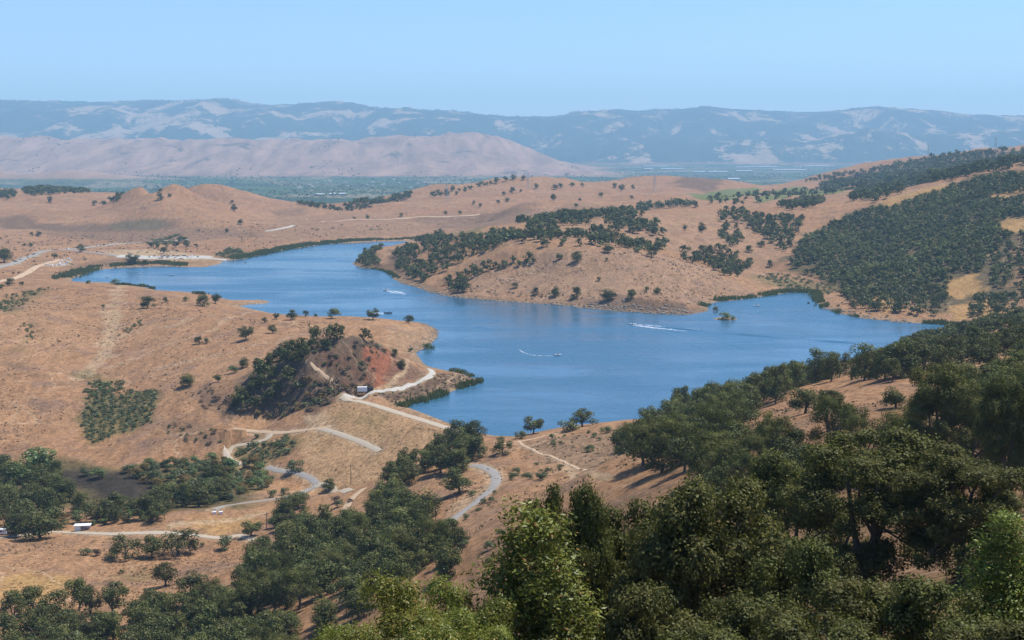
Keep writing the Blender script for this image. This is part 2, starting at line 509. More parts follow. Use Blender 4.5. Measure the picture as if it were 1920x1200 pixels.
# left hill: pale gully, dark scrub, straw
strip([(235,520),(215,565),(212,600),(205,640),(195,670),(175,695),(140,712)], 9, PALE, .62, 11, 16)
strip([(205,640),(240,625),(330,610),(400,590)], 4, PALE, .5, 3)
strip([(500,580),(400,620),(260,670),(200,690)], 4, PALE, .45, 3)
strip([(640,610),(520,640),(420,665),(300,690)], 3, PALE, .4, 3)
for p, c, a in [([(120,700),(170,690),(240,720),(170,715)], GREEN, .4), ([(20,680),(60,690),(110,715),(50,705)], SCRUB, .5), ([(0,700),(60,712),(130,722),(60,720)], DULL, .5),
                ([(0,590),(20,560),(60,545),(110,540),(60,560),(30,590)], GREEN, .35), ([(150,735),(230,705),(180,770),(150,790)], DULL, .35), ([(30,650),(60,600),(70,620),(45,660)], GREEN, .3),
                ([(150,800),(160,750),(185,735),(255,735),(310,730),(285,765),(285,790),(230,815),(185,830),(165,835)], GREEN, .6),
                ([(365,740),(390,710),(400,740),(420,760),(425,775),(380,765)], SCRUB, .5), ([(300,800),(345,790),(420,805),(440,820),(390,835),(330,825)], SCRUB, .45),
                ([(430,770),(470,700),(540,660),(600,640),(690,640),(760,670),(690,735),(640,740),(580,780),(520,785),(450,780)], SCRUB, .85)]:
    patch(p, c, a, 5, 6, 14)
patch([(690,652),(730,655),(745,680),(740,702),(705,720),(688,690)], (0.24, 0.088, 0.05), .9, 3, 7, 7)
patch([(600,640),(650,634),(690,638),(735,652),(720,660),(660,650),(610,652)], (0.085, 0.065, 0.05), .85, 3, 4, 9)
patch([(740,668),(765,675),(790,700),(775,715),(745,715),(735,700)], (0.14, 0.08, 0.055), .8, 3, 5, 7)
patch([(600,665),(660,660),(690,700),(690,722),(640,728),(620,705)], (0.120, 0.066, 0.045), .75, 5, 9, 9)
strip([(640,728),(610,706),(590,690)], 2, PALE, .6, 1)
strip([(765,672),(762,690),(735,720),(722,728)], 2.2, PALE, .85, .6)
patch([(700,738),(760,724),(812,700),(850,700),(890,708),(890,716),(840,730),(780,750),(730,752)], SCRUB, .8, 3, 4, 9)
patch([(835,702),(875,707),(890,714),(860,722)], PALE, .4, 3, 3, 8); strip([(850,695),(856,707),(835,720),(815,728)], 1.6, PALE, .7, 1)
patch([(740,618),(815,612),(820,630),(790,652),(750,655),(720,650)], (0.294, 0.192, 0.113), .6, 4, 6, 12)
# dam face and the ground below
patch([(642,744),(866,814),(850,845),(770,880),(700,900),(620,908),(575,880),(560,850),(575,800)], (0.345, 0.218, 0.115), .75, 4, 4, 20)
patch([(655,770),(720,790),(740,820),(690,820),(650,800)], (0.221, 0.164, 0.073), .45, 6, 8, 14)
patch([(575,780),(610,768),(625,790),(600,800),(583,803)], PALE, .7, 3, 3, 8); strip([(575,780),(585,803)], 3, PALE, .8, 1)
strip([(570,840),(595,826)], 2.2, PALE, .7, 1)
patch([(440,820),(560,815),(545,850),(500,870),(430,860)], GREEN, .5, 4, 6, 12)
patch([(0,870),(120,862),(260,880),(420,860),(480,890),(460,950),(380,960),(200,950),(60,960),(0,960)], (0.074, 0.071, 0.030), .8, 8, 8, 20)
patch([(80,885),(150,878),(230,890),(300,905),(290,935),(200,935),(170,915),(90,905)], DARK, .95, 5, 6, 14)
patch([(520,895),(585,890),(590,905),(560,920),(520,915)], SOIL, .6, 4, 4, 10)
patch([(0,1085),(60,1072),(120,1080),(145,1100),(110,1125),(0,1135)], STRAW, .9, 3, 3, 20)
patch([(350,970),(480,962),(495,985),(400,1000),(360,990)], STRAW, .7, 4, 4, 14); strip([(325,985),(400,978),(490,963)], 5, PALE, .8, 2)
patch([(240,1060),(300,1060),(300,1085),(240,1090)], (0.147, 0.121, 0.053), .5, 5, 6, 12)
patch([(330,1060),(430,1050),(430,1090),(350,1110)], DULL, .4, 6, 8, 14)
# spur
patch([(1000,830),(1190,800),(1200,860),(1100,880),(1000,850)], (0.213, 0.142, 0.090), .7, 6, 6, 12)
patch([(860,950),(960,930),(960,1010),(830,1020)], (0.228, 0.135, 0.080), .6, 5, 6, 12)
patch([(880,880),(905,870),(940,885),(935,915),(850,960),(835,950),(905,920),(920,895)], PALE, .5, 2, 2, 8)
# flats beyond the lake
patch([(0,405),(60,398),(70,415),(130,425),(320,410),(310,425),(200,435),(60,430),(0,425)], SCRUB, .7, 14, 22, 60)
patch([(60,420),(320,420),(480,430),(500,445),(300,455),(100,445)], DULL, .6, 18, 25, 80)
patch([(200,418),(300,415),(315,425),(240,430)], (0.125, 0.107, 0.066), .6, 10, 15, 50)
patch([(190,470),(300,468),(400,482),(400,492),(330,490),(200,478)], PALE, .85, 5, 6, 30)
patch([(85,490),(135,488),(140,497),(80,500)], PALE, .75, 4, 4, 12)
patch([(110,500),(230,482),(300,490),(380,493),(240,497),(160,508)], DULL, .55, 8, 8, 30)
patch([(340,497),(400,495),(410,488),(330,488)], (0.243, 0.150, 0.080), .7, 4, 4, 14)
patch([(500,430),(560,410),(640,400),(760,405),(860,425),(700,445),(520,450)], (0.228, 0.139, 0.086), .6, 25, 30, 90)
patch([(780,405),(900,400),(1000,395),(950,420),(860,432)], DULL, .6, 18, 22, 60)
patch([(850,432),(905,428),(915,440),(860,445)], (0.118, 0.114, 0.046), .7, 8, 10, 40)
patch([(500,395),(570,388),(580,400),(520,410)], DULL, .5, 12, 15, 40)
patch([(1000,400),(1060,385),(1180,385),(1150,395),(1050,405)], DULL, .35, 18, 22, 60)
patch([(660,497),(690,480),(770,478),(775,500),(745,520),(700,506)], DUFF, .7, 5, 6, 14); patch([(705,480),(725,475),(735,492),(705,497)], (0.309, 0.178, 0.106), .7, 3, 4, 10)
patch([(730,468),(768,464),(768,495),(735,492)], SCRUB, .8, 4, 5, 10)
patch([(840,545),(900,510),(1000,480),(1150,470),(1300,490),(1400,540),(1290,580),(1000,562)], (0.255, 0.170, 0.118), .45, 12, 16, 40)
patch([(1000,430),(1300,395),(1450,410),(1480,480),(1400,520),(1290,480),(1100,450)], (0.27, 0.175, 0.115), .35, 15, 20, 50)
# inlet meadow, wooded slope
patch([(1410,515),(1500,525),(1590,535),(1560,548),(1480,545),(1420,530)], (0.155, 0.121, 0.053), .7, 6, 8, 20)
patch([(1490,450),(1600,400),(1750,355),(1920,310),(1920,560),(1750,585),(1600,540),(1485,500)], (0.075, 0.066, 0.034), .85, 10, 16, 30)
for p in ([(1770,525),(1830,515),(1850,545),(1800,560),(1775,550)], [(1870,415),(1925,402),(1925,430),(1880,440)], [(1855,370),(1925,345),(1925,358),(1860,380)], [(1640,560),(1670,545),(1690,580),(1650,590)], [(1780,575),(1850,560),(1900,590),(1790,600)],
          [(1650,375),(1770,345),(1775,352),(1660,390)]):
    patch(p, STRAW, .9, 4, 6, 14)
patch([(1650,655),(1720,640),(1730,660),(1690,680),(1640,672)], (0.294, 0.199, 0.126), .6, 3, 4, 10)
patch([(1680,304),(1920,284),(1920,308),(1750,340),(1640,345)], (0.085, 0.070, 0.038), .6, 20, 40, 90)
for p in ([(1640,340),(1690,326),(1700,340),(1680,352),(1640,350)], [(1440,360),(1500,350),(1590,352),(1590,362),(1480,366)], [(1290,362),(1420,352),(1430,362),(1380,374),(1300,374)], [(1410,372),(1450,366),(1470,372),(1430,380)]):
    patch(p, (0.096, 0.142, 0.040), .8, 8, 12, 50)
patch([(1280,328),(1320,326),(1350,345),(1330,360),(1270,350)], SCRUB, .7, 15, 20, 60)
cover(sstep(-.3, .4, _isl) * .9, (0.34, 0.26, 0.17))
ROAD_PX = (([(642,741.5),(700,759),(780,784),(868,811)], 7), ([(884,872),(912,878),(929,893),(926,912),(902,934),(862,964),(836,984),(815,1000),(800,1016)], 7), ([(-10,1009),(50,1003),(120,998),(200,1001),(290,999),(370,1004),(420,1009),(450,1004),(478,1013)], 6),
                ([(500,876),(522,882),(548,885),(572,892),(590,903),(592,912),(570,922),(545,930),(500,938),(440,946),(400,956)], 6.5), ([(440,804),(480,809),(520,812),(560,808),(600,803),(622,799)], 5), ([(600,803),(640,815),(680,830),(712,846)], 6), ([(508,813),(498,824),(468,832),(436,838),(425,848),(430,860),(444,868),(456,872)], 5.5),
                ([(645,742),(690,739),(740,730),(775,721),(800,709),(811,700),(806,692)], 5.5), ([(972,827),(985,838),(1010,850),(1060,868),(1100,885),(1145,897)], 3), ([(-20,508),(20,495),(45,484),(80,471),(120,468),(150,466),(200,460),(260,455),(330,451)], 16))
for px_, w_ in ROAD_PX: strip(px_, w_, PALE, .7, 1.2, 7)
ROAD_W = [(wpoly(p_), w_) for p_, w_ in ROAD_PX]
# foreground hill: leaf litter under the trees
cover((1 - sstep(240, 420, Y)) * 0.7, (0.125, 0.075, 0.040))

# ------------------------------------------------------------------ the land: one sheet to the horizon
g = NT('dry_grassland')
pos = g.n('ShaderNodeNewGeometry').outputs['Position']
cov = g.n('ShaderNodeAttribute', attribute_name='cover')
sep = g.n('ShaderNodeSeparateXYZ'); g.set(sep.inputs[0], pos)
flat = g.n('ShaderNodeCombineXYZ'); g.set(flat.inputs[0], sep.outputs[0]); g.set(flat.inputs[1], sep.outputs[1])
fp = flat.outputs[0]
n_big = g.noise(fp, 1 / 160, 4); n_mid = g.noise(fp, 1 / 28, 5, .6, .4); n_fine = g.noise(fp, 1 / 3.2, 5, .7); n_tiny = g.noise(fp, 1 / 0.7, 3, .7)
base = g.mix(g.ramp(n_big, .35, .68), (0.269, 0.148, 0.078), (0.316, 0.182, 0.098))
base = g.mix(g.math('MULTIPLY', g.ramp(n_mid, .48, .70), .65), base, (0.165, 0.108, 0.083))
base = g.mix(g.math('MULTIPLY', g.ramp(g.noise(g.scale_vec(fp, (1, .45, 1)), 1 / 11, 6, .65, .8), .56, .70), .35), base, (0.383, 0.231, 0.143))
far_y = g.ramp(sep.outputs[1], 1500, 3200)
base = g.mix(g.math('MULTIPLY', far_y, .25), base, (0.294, 0.160, 0.103))
# far valley floor: orchards, fields, roofs too far to tell apart
vall = g.math('MULTIPLY', g.ramp(sep.outputs[1], 3500, 3900), g.math('SUBTRACT', 1.0, g.ramp(sep.outputs[2], -50, -34)))
fields = g.n('ShaderNodeTexVoronoi', feature='F1', distance='CHEBYCHEV'); g.set(fields.inputs['Vector'], fp); fields.inputs['Scale'].default_value = 1 / 420
fsep = g.n('ShaderNodeSeparateColor'); g.set(fsep.inputs[0], fields.outputs['Color'])
fcol = g.mix(g.ramp(fsep.outputs[0], .35, .5), (0.040, 0.064, 0.028), (0.080, 0.120, 0.048))
fcol = g.mix(g.ramp(fsep.outputs[1], .72, .8), fcol, (0.240, 0.192, 0.120))
fcol = g.mix(g.ramp(g.noise(fp, 1 / 45, 4, .7), .48, .56), fcol, (0.028, 0.044, 0.024))
base = g.mix(vall, base, fcol)
# ranges: woods against grass
ridge_y = g.ramp(sep.outputs[1], 12800, 14200)
mt = g.math('MULTIPLY', ridge_y, g.ramp(sep.outputs[2], -60, 0))
n_m1 = g.noise(g.scale_vec(fp, (1, .55, 1)), 1 / 620, 10, .66, .7)
n_m2 = g.noise(fp, 1 / 85, 5, .8)
n_m3 = g.noise(g.scale_vec(fp, (1, .5, 1)), 1 / 3800, 3)
wood = g.math('SUBTRACT', 1.0, g.ramp(g.math('ADD', g.math('ADD', n_m1, g.math('MULTIPLY', n_m2, .42)), g.math('MULTIPLY', n_m3, .42)), .968, .998))
front_grass = g.math('SUBTRACT', 1.0, g.ramp(sep.outputs[1], 16300, 17400))
mcol = g.mix(wood, (0.376, 0.260, 0.168), (0.028, 0.044, 0.028))
base = g.mix(mt, base, mcol)
# bare ridge in the middle distance: thin oak gullies
midz = g.math('MULTIPLY', g.math('SUBTRACT', 1.0, g.ramp(sep.outputs[1], 12600, 13400)), g.ramp(sep.outputs[1], 8200, 9200))
midz = g.math('MULTIPLY', midz, g.ramp(sep.outputs[2], -62, -45))
gul = g.ramp(g.noise(g.scale_vec(fp, (1, .5, 1)), 1 / 330, 8, .68, 1.2), .575, .64)
rib = g.ramp(g.noise(g.scale_vec(fp, (1, .22, 1)), 1 / 170, 6, .7, .6), .35, .68)
mcl = g.mix(rib, (0.235, 0.145, 0.105), (0.40, 0.245, 0.17))
base = g.mix(midz, base, g.mix(g.math('MULTIPLY', gul, .8), mcl, (0.075, 0.062, 0.042)))
base = g.mix(cov.outputs['Alpha'], base, cov.outputs['Color'])
nearby = g.math('SUBTRACT', 1.0, g.ramp(sep.outputs[1], 3600, 4600))
weed = g.math('MULTIPLY', g.math('MULTIPLY', g.ramp(g.noise(fp, 1 / 5, 5, .78, .5), .56, .66), g.ramp(g.noise(fp, 1 / 95, 3, .6), .38, .58)), nearby)
base = g.mix(g.math('MULTIPLY', weed, .62), base, (0.135, 0.085, 0.055))
trail = g.n('ShaderNodeTexVoronoi', feature='DISTANCE_TO_EDGE'); wv = g.n('ShaderNodeVectorMath', operation='MULTIPLY_ADD'); g.set(wv.inputs[0], g.noise(fp, 1 / 40, 4, .6, 0, 1)); wv.inputs[1].default_value = (45, 45, 0); g.set(wv.inputs[2], fp); g.set(trail.inputs['Vector'], wv.outputs[0]); trail.inputs['Scale'].default_value = 1 / 46
tr = g.math('MULTIPLY', g.math('SUBTRACT', 1.0, g.ramp(trail.outputs[0], .006, .022)), g.math('MULTIPLY', g.ramp(g.noise(fp, 1 / 130, 3), .45, .6), nearby))
base = g.mix(g.math('MULTIPLY', tr, .45), base, (0.42, 0.29, 0.18))
n_streak = g.noise(g.scale_vec(fp, (1, .4, 1)), 1 / 8, 6, .72, 1.2)
n_tuft = g.noise(fp, 1 / 1.6, 3, .8)
var = g.math('ADD', .40, g.math('ADD', g.math('MULTIPLY', g.ramp(n_fine, .32, .68), .38), g.math('ADD', g.math('MULTIPLY', g.ramp(n_tuft, .3, .7), .34), g.math('MULTIPLY', g.ramp(n_streak, .34, .66), .40))))
cc = g.n('ShaderNodeCombineColor')
for i, q_ in enumerate((.905, .895, .83)): g.set(cc.inputs[i], g.math('MULTIPLY', var, q_))
base = g.mix(1.0, base, cc.outputs[0], 'MULTIPLY')
hsum = g.math('ADD', g.math('MULTIPLY', n_fine, 1.0), g.math('MULTIPLY', n_mid, 3.0))
M_LAND = g.done(g.principled(base, .95, .05, g.bump(hsum, .6, 1.4)))

vid = np.arange(NA * NR).reshape(NA, NR)
quads = np.stack([vid[:-1, :-1], vid[1:, :-1], vid[1:, 1:], vid[:-1, 1:]], -1).reshape(-1, 4)
me = np_mesh('terrain', np.stack([X, Y, Z], -1).reshape(-1, 3), quads, [M_LAND], smooth=True)
at = me.color_attributes.new('cover', 'FLOAT_COLOR', 'POINT')
at.data.foreach_set('color', np.ascontiguousarray(COV.reshape(-1, 4), dtype=np.float32).ravel())
tag(link(bpy.data.objects.new('terrain', me)), 'dry golden grass hills rolling away to a wooded mountain range', None, None, 'structure')

# ------------------------------------------------------------------ the lake
wq = (SDN < 14)[::2, ::2]; vid2 = vid[::2, ::2]
qm = (wq[:-1, :-1] & wq[1:, :-1] & wq[1:, 1:] & wq[:-1, 1:]).reshape(-1)
wquads = np.stack([vid2[:-1, :-1], vid2[1:, :-1], vid2[1:, 1:], vid2[:-1, 1:]], -1).reshape(-1, 4)[qm]
used, inv = np.unique(wquads, return_inverse=True)
WV = np.stack([X.reshape(-1)[used], Y.reshape(-1)[used], np.zeros(len(used))], -1)
w = NT('lake_water')
wp = w.n('ShaderNodeNewGeometry').outputs['Position']
streak = w.noise(w.scale_vec(wp, (.35, 1, 1)), 1 / 55, 5, .6, .6)
gust = w.noise(w.scale_vec(wp, (.5, 1, 1)), 1 / 220, 4, .55, .8)
rip = w.math('ADD', w.noise(w.scale_vec(wp, (.5, 1, 1)), 1 / 2.2, 4, .6), w.math('MULTIPLY', w.noise(w.scale_vec(wp, (.3, 1, 1)), 1 / 9, 3, .6), 1.6))
amp = w.math('ADD', .14, w.math('MULTIPLY', w.ramp(w.math('ADD', w.math('MULTIPLY', streak, .5), w.math('MULTIPLY', gust, .5)), .40, .62), .42))
bmp = w.n('ShaderNodeBump'); w.set(bmp.inputs['Height'], rip); w.set(bmp.inputs['Strength'], amp); bmp.inputs['Distance'].default_value = 1.0
wb = w.n('ShaderNodeBsdfPrincipled')
wb.inputs['Base Color'].default_value = (0.034, 0.106, 0.168, 1); w.set(wb.inputs['Roughness'], w.math('ADD', .05, w.math('MULTIPLY', w.ramp(w.math('ADD', w.math('MULTIPLY', streak, .6), w.math('MULTIPLY', gust, .4)), .40, .60), .30)))
wb.inputs['IOR'].default_value = 1.333; w.set(wb.inputs['Normal'], bmp.outputs[0])
M_WATER = w.done(wb.outputs[0])
me = np_mesh('lake_water', WV, inv.reshape(-1, 4), [M_WATER], smooth=True)
tag(link(bpy.data.objects.new('lake_water', me)), 'blue reservoir water ruffled by wind and boat wakes', None, None, 'structure')
# ------------------------------------------------------------------ foliage and bark
def leaf_mat(name, c0, c1, trans=0.3, gloss=0.05, grough=0.45, dry=None, tscale=0.35):
    k = NT(name)
    isl = k.n('ShaderNodeNewGeometry').outputs['Random Per Island']
    obj = k.math('FRACT', k.math('ADD', k.n('ShaderNodeObjectInfo').outputs['Random'], k.n('ShaderNodeAttribute', attribute_name='tree').outputs['Fac']))
    tc = k.n('ShaderNodeTexCoord').outputs['Object']
    col = k.mix(isl, c0, c1)
    clump = k.noise(tc, tscale * 10, 2, .5)
    col = k.mix(k.ramp(clump, .38, .66), k.mix(.45, col, (c0[0] * .7, c0[1] * .72, c0[2] * .8)), k.mix(.5, col, (c1[0] * 1.35, c1[1] * 1.25, c1[2] * 1.1)))
    if dry: col = k.mix(k.math('GREATER_THAN', isl, dry[1]), col, dry[0])
    hsv = k.n('ShaderNodeHueSaturation'); k.set(hsv.inputs['Color'], col)
    k.set(hsv.inputs['Hue'], k.math('ADD', .485, k.math('MULTIPLY', obj, .03)))
    k.set(hsv.inputs['Value'], k.math('ADD', .78, k.math('MULTIPLY', k.math('FRACT', k.math('MULTIPLY', obj, 7.31)), .5)))
    col = hsv.outputs[0]
    d = k.n('ShaderNodeBsdfDiffuse'); k.set(d.inputs[0], col)
    tr = k.n('ShaderNodeBsdfTranslucent'); k.set(tr.inputs[0], k.mix(.5, col, (0.16, 0.19, 0.03)))
    m1 = k.n('ShaderNodeMixShader'); m1.inputs[0].default_value = trans
    k.t.links.new(d.outputs[0], m1.inputs[1]); k.t.links.new(tr.outputs[0], m1.inputs[2])
    gl = k.n('ShaderNodeBsdfGlossy'); gl.inputs['Roughness'].default_value = grough; gl.inputs['Color'].default_value = (.9, .95, .85, 1)
    m2 = k.n('ShaderNodeMixShader'); m2.inputs[0].default_value = gloss
    k.t.links.new(m1.outputs[0], m2.inputs[1]); k.t.links.new(gl.outputs[0], m2.inputs[2])
    return k.done(m2.outputs[0])


L_OAK = leaf_mat('oak_leaves', (0.046, 0.054, 0.018), (0.110, 0.114, 0.036), .14, .012)
L_OAKL = leaf_mat('light_oak_leaves', (0.066, 0.078, 0.022), (0.138, 0.142, 0.042), .17, .012)
L_OAKN = leaf_mat('near_oak_leaves', (0.042, 0.049, 0.013), (0.130, 0.132, 0.036), .2, .012, .55, tscale=.25)
L_BAY = leaf_mat('bay_leaves', (0.066, 0.096, 0.012), (0.215, 0.240, 0.042), .28, .02, .45, ((0.30, 0.17, 0.05), .975), .3)
L_BAYY = leaf_mat('yellowish_bay_leaves', (0.095, 0.125, 0.016), (0.225, 0.225, 0.042), .38, .018, .45, ((0.36, 0.24, 0.06), .95), .3)
L_BRUSH = leaf_mat('brush_leaves', (0.10, 0.105, 0.026), (0.19, 0.175, 0.05), .3, .03, .5, ((0.26, 0.17, 0.06), .93))
L_GREEN = leaf_mat('green_shrub_leaves', (0.060, 0.078, 0.026), (0.105, 0.118, 0.042), .25, .03)
L_WILLOW = leaf_mat('willow_leaves', (0.075, 0.120, 0.028), (0.125, 0.165, 0.05), .3, .03)
L_DRYB = leaf_mat('dry_scrub_twigs', (0.125, 0.085, 0.062), (0.19, 0.135, 0.09), .1, .0)
L_RUST = leaf_mat('rusty_shrub_leaves', (0.15, 0.095, 0.04), (0.20, 0.15, 0.06), .2, .0)
L_REED = leaf_mat('reed_blades', (0.075, 0.10, 0.030), (0.145, 0.16, 0.055), .25, .02)
b = NT('oak_bark'); bp = b.n('ShaderNodeTexCoord').outputs['Object']
M_BARK = b.done(b.principled(b.mix(b.noise(b.scale_vec(bp, (12, 12, 3)), 3, 4, .7), (0.055, 0.042, 0.033), (0.17, 0.14, 0.115)), .9, .1))


# ------------------------------------------------------------------ crown, shrub and limb shapes (unit size: about 1 wide, 1 tall)
def rand_dirs(r, n, up=0.0):
    v = r.normal(size=(n, 3)); v[:, 2] += up
    return v / np.linalg.norm(v, axis=1, keepdims=True)


def leaf_quads(P, N, size, r, aspect=1.0, droop=0.0):
    """one small face per position P facing roughly N"""
    n = len(P)
    T = np.cross(N, rand_dirs(r, n)); T /= np.linalg.norm(T, axis=1, keepdims=True) + 1e-9
    B = np.cross(N, T)
    s = (size * (0.6 + 0.8 * r.rand(n)))[:, None]
    a, c = T * s * 0.5, B * s * 0.5 * aspect
    V = np.stack([P - a, P - c * .9 + a * .1, P + a, P + c * .9 - a * .1], 1).reshape(-1, 3)
    return V, np.arange(4 * n).reshape(n, 4)


def lobes_dome(r, n, flat=0.8, z0=.30, z1=.80, spread=.36, rad=(.12, .2)):
    L = []
    for i in range(n):
        a = r.rand() * 6.283; q = math.sqrt(r.rand()); zt = r.rand()
        k = spread * q * math.sqrt(max(1 - (zt * .85) ** 2, .05))
        L.append((k * math.cos(a), k * math.sin(a), z0 + (z1 - z0) * zt, rad[0] + (rad[1] - rad[0]) * r.rand()))
    return np.array(L)


def lobes_cone(r, n):
    L = []
    for i in range(n):
        t = (i + r.rand()) / n
        a = r.rand() * 6.283; k = (.40 * (1 - t) ** .75 + .05) * math.sqrt(r.rand())
        L.append((k * math.cos(a), k * math.sin(a), .12 + .80 * t, (.15 * (1 - t) + .07) * (.8 + .5 * r.rand())))
    return np.array(L)


def crown_geo(seed, L, n, size, shell=.82, up=.35, aspect=.9, inner=.15, clump=0, squash=.85, rough=.72):
    r = np.random.RandomState(seed)
    wgt = L[:, 3] ** 2; idx = r.choice(len(L), n, p=wgt / wgt.sum())
    D = rand_dirs(r, n, up)
    rr = np.where(r.rand(n) < inner, r.rand(n) ** .4 * .8, shell + (1.08 - shell) * r.rand(n))
    bump = 1 + .22 * np.sin(D[:, 0] * 7 + idx) * np.sin(D[:, 1] * 6 + idx * 1.7) + .12 * np.sin(D[:, 2] * 13 + idx)
    P = L[idx, :3] + D * (L[idx, 3] * rr * bump)[:, None] * np.array([1, 1, squash])
    if clump:                                    # leaves grouped at twig ends
        tw = P; td = D
        P = np.repeat(tw, clump, 0) + r.normal(size=(n * clump, 3)) * size * .9
        D = np.repeat(td, clump, 0)
    N = D * 1.0 + rand_dirs(r, len(P)) * rough
    N[:, 2] += .25
    N /= np.linalg.norm(N, axis=1, keepdims=True)
    return leaf_quads(P, N, size, r, aspect)


def tube_geo(path, radii, sides=6):
    path = np.array(path, float); V = []; Q = []
    for i, p in enumerate(path):
        t = path[min(i + 1, len(path) - 1)] - path[max(i - 1, 0)]
        t /= np.linalg.norm(t) + 1e-9
        u = np.cross(t, [0.3, 1, 0.2]); u /= np.linalg.norm(u); v = np.cross(t, u)
        for k in range(sides):
            a = 6.2832 * k / sides
            V.append(p + (u * math.cos(a) + v * math.sin(a)) * radii[i])
    for i in range(len(path) - 1):
        for k in range(sides):
            k2 = (k + 1) % sides
            Q.append((i * sides + k, i * sides + k2, (i + 1) * sides + k2, (i + 1) * sides + k))
    return np.array(V), np.array(Q)


def join(parts):
    Vs, Qs, o = [], [], 0
    for V, Q in parts:
        Vs.append(V); Qs.append(Q + o); o += len(V)
    return np.concatenate(Vs), np.concatenate(Qs)


def limbs_geo(seed, L, rad=.028, fork=.24, twigs=0, sides=6, zk=1.0):
    """a tapered trunk forking into a few limbs that branch again towards the lobes"""
    r = np.random.RandomState(seed)
    sc = np.linalg.norm(L[:, :2], axis=1).max() + .1
    lean = r.normal(size=2) * .05 * sc
    top = np.array([lean[0], lean[1], fork])
    parts = [tube_geo([(0, 0, -.06 * fork), (lean[0] * .2 + .01 * sc, lean[1] * .4, fork * .5), top], [rad * 1.4, rad * 1.0, rad * .9], sides + 2)]
    order = list(np.argsort(-np.linalg.norm(L[:, :3] - top, axis=1))); prim = []
    for i in order:
        if len(prim) >= 5: break
        if all(np.linalg.norm(L[i, :3] - L[j, :3]) > .5 * sc for j in prim): prim.append(i)
    nodes = []
    for i in prim:
        e = L[i, :3]; d = e - top
        p1 = top + d * .3 + np.array([0, 0, .05 * abs(d[2])]) + r.normal(size=3) * .05 * sc
        p2 = top + d * .65 + r.normal(size=3) * .06 * sc
        q = rad * r.uniform(.5, .72)
        parts.append(tube_geo([top - [0, 0, .05 * fork], p1, p2, e], [q * 1.2, q, q * .6, q * .15], sides))
        nodes += [(p1, q * .8), (p2, q * .6), ((p1 + p2) / 2, q * .7)]
    for i in order:
        if i in prim: continue
        e = L[i, :3]
        n0, q = min(nodes, key=lambda nd: np.linalg.norm(nd[0] - e) + (0 if nd[0][2] < e[2] else .3 * sc))
        mid = (n0 + e) / 2 + r.normal(size=3) * .05 * sc; q *= .6
        parts.append(tube_geo([n0, mid, e], [q, q * .7, q * .15], max(sides - 2, 3)))
        for k in range(twigs):
            s = mid + (e - mid) * r.rand(); d = rand_dirs(r, 1, .3)[0] * L[i, 3] * (.7 + .5 * r.rand())
            parts.append(tube_geo([s, s + d * .5 + r.normal(size=3) * .05 * L[i, 3], s + d], [q * .4, q * .28, q * .08], 4))
    return join(parts)


def mesh_of(name, geo, mat):
    return np_mesh(name, geo[0], geo[1], [mat])


GEO_FAR, GEO_TINY, OAK = [], [], {'far': [], 'mid': [], 'near': []}
for s in range(4):
    L = lobes_dome(np.random.RandomState(100 + s), 10 + s, z0=.2, z1=.78, rad=(.15, .24))
    gq = crown_geo(200 + s, L, 104, .195, inner=.1, up=.55)
    GEO_FAR.append(gq)
    GEO_TINY.append(crown_geo(230 + s, L, 48, .28, inner=.05, up=.6))
    OAK['far'].append((mesh_of('oak_crown', crown_geo(210 + s, L, 420, .10, inner=.1, up=.5), L_OAK), mesh_of('oak_trunk', limbs_geo(220 + s, L[:4], .035, sides=4), M_BARK)))
for s in range(9):
    _q = np.random.RandomState(350 + s)
    L = lobes_dome(np.random.RandomState(300 + s), 14 + 2 * s, z0=.15 + .08 * _q.rand(), z1=.74 + .16 * _q.rand(), spread=.34 + .1 * _q.rand(), rad=(.08 + .03 * _q.rand(), .15 + .06 * _q.rand()))
    L[:, 0] *= .85 + .35 * _q.rand(); L[:, :2] += _q.normal(size=2) * .05 * L[:, 2:3]
    OAK['mid'].append((mesh_of('oak_crown', crown_geo(310 + s, L, 3000, .042, inner=.12, up=.35), L_OAK), mesh_of('oak_trunk', limbs_geo(320 + s, L[:8], .03, .22), M_BARK)))
for s in range(3):
    L = lobes_dome(np.random.RandomState(400 + s), 32, z0=.18, z1=.90, spread=.43, rad=(.07, .13))
    OAK['near'].append((mesh_of('oak_crown', crown_geo(410 + s, L, 3000, .017, inner=.15, up=.3, clump=5), L_OAKN), mesh_of('oak_trunk', limbs_geo(420 + s, L, .026, .2, 2, 6), M_BARK)))
LAUREL = []
for s in range(3):
    L = lobes_dome(np.random.RandomState(450 + s), 24, z0=.16, z1=.88, spread=.36, rad=(.10, .17))
    LAUREL.append((mesh_of('laurel_crown', crown_geo(460 + s, L, 3600, .036, inner=.1, up=.3), L_OAKL), mesh_of('laurel_trunk', limbs_geo(470 + s, L[:8], .026, .18), M_BARK)))
GEO_MID = []
for s in range(3):
    L = lobes_dome(np.random.RandomState(480 + s), 16, z0=.2, z1=.82, spread=.38, rad=(.11, .19))
    GEO_MID.append(crown_geo(490 + s, L, 500, .095, inner=.1, up=.4))
BUSH, GEO_BUSH = {}, []
for key, mat in (('green', L_GREEN), ('dry', L_DRYB), ('rust', L_RUST), ('willow', L_WILLOW)):
    BUSH[key] = []
    for s in range(3):
        L = lobes_dome(np.random.RandomState(500 + s), 9, z0=.12, z1=.70, spread=.36, rad=(.14, .24))
        BUSH[key].append(mesh_of('bush', crown_geo(510 + s, L, 1100, .062, inner=.1, up=.4), mat))
for s in range(3):
    L = lobes_dome(np.random.RandomState(530 + s), 7, z0=.10, z1=.6, spread=.34, rad=(.16, .26))
    GEO_BUSH.append(crown_geo(540 + s, L, 110, .17, inner=.05, up=.5))

TREES = []      # dicts waiting for a place: x, y, z, w, h, kind, label, group, keep


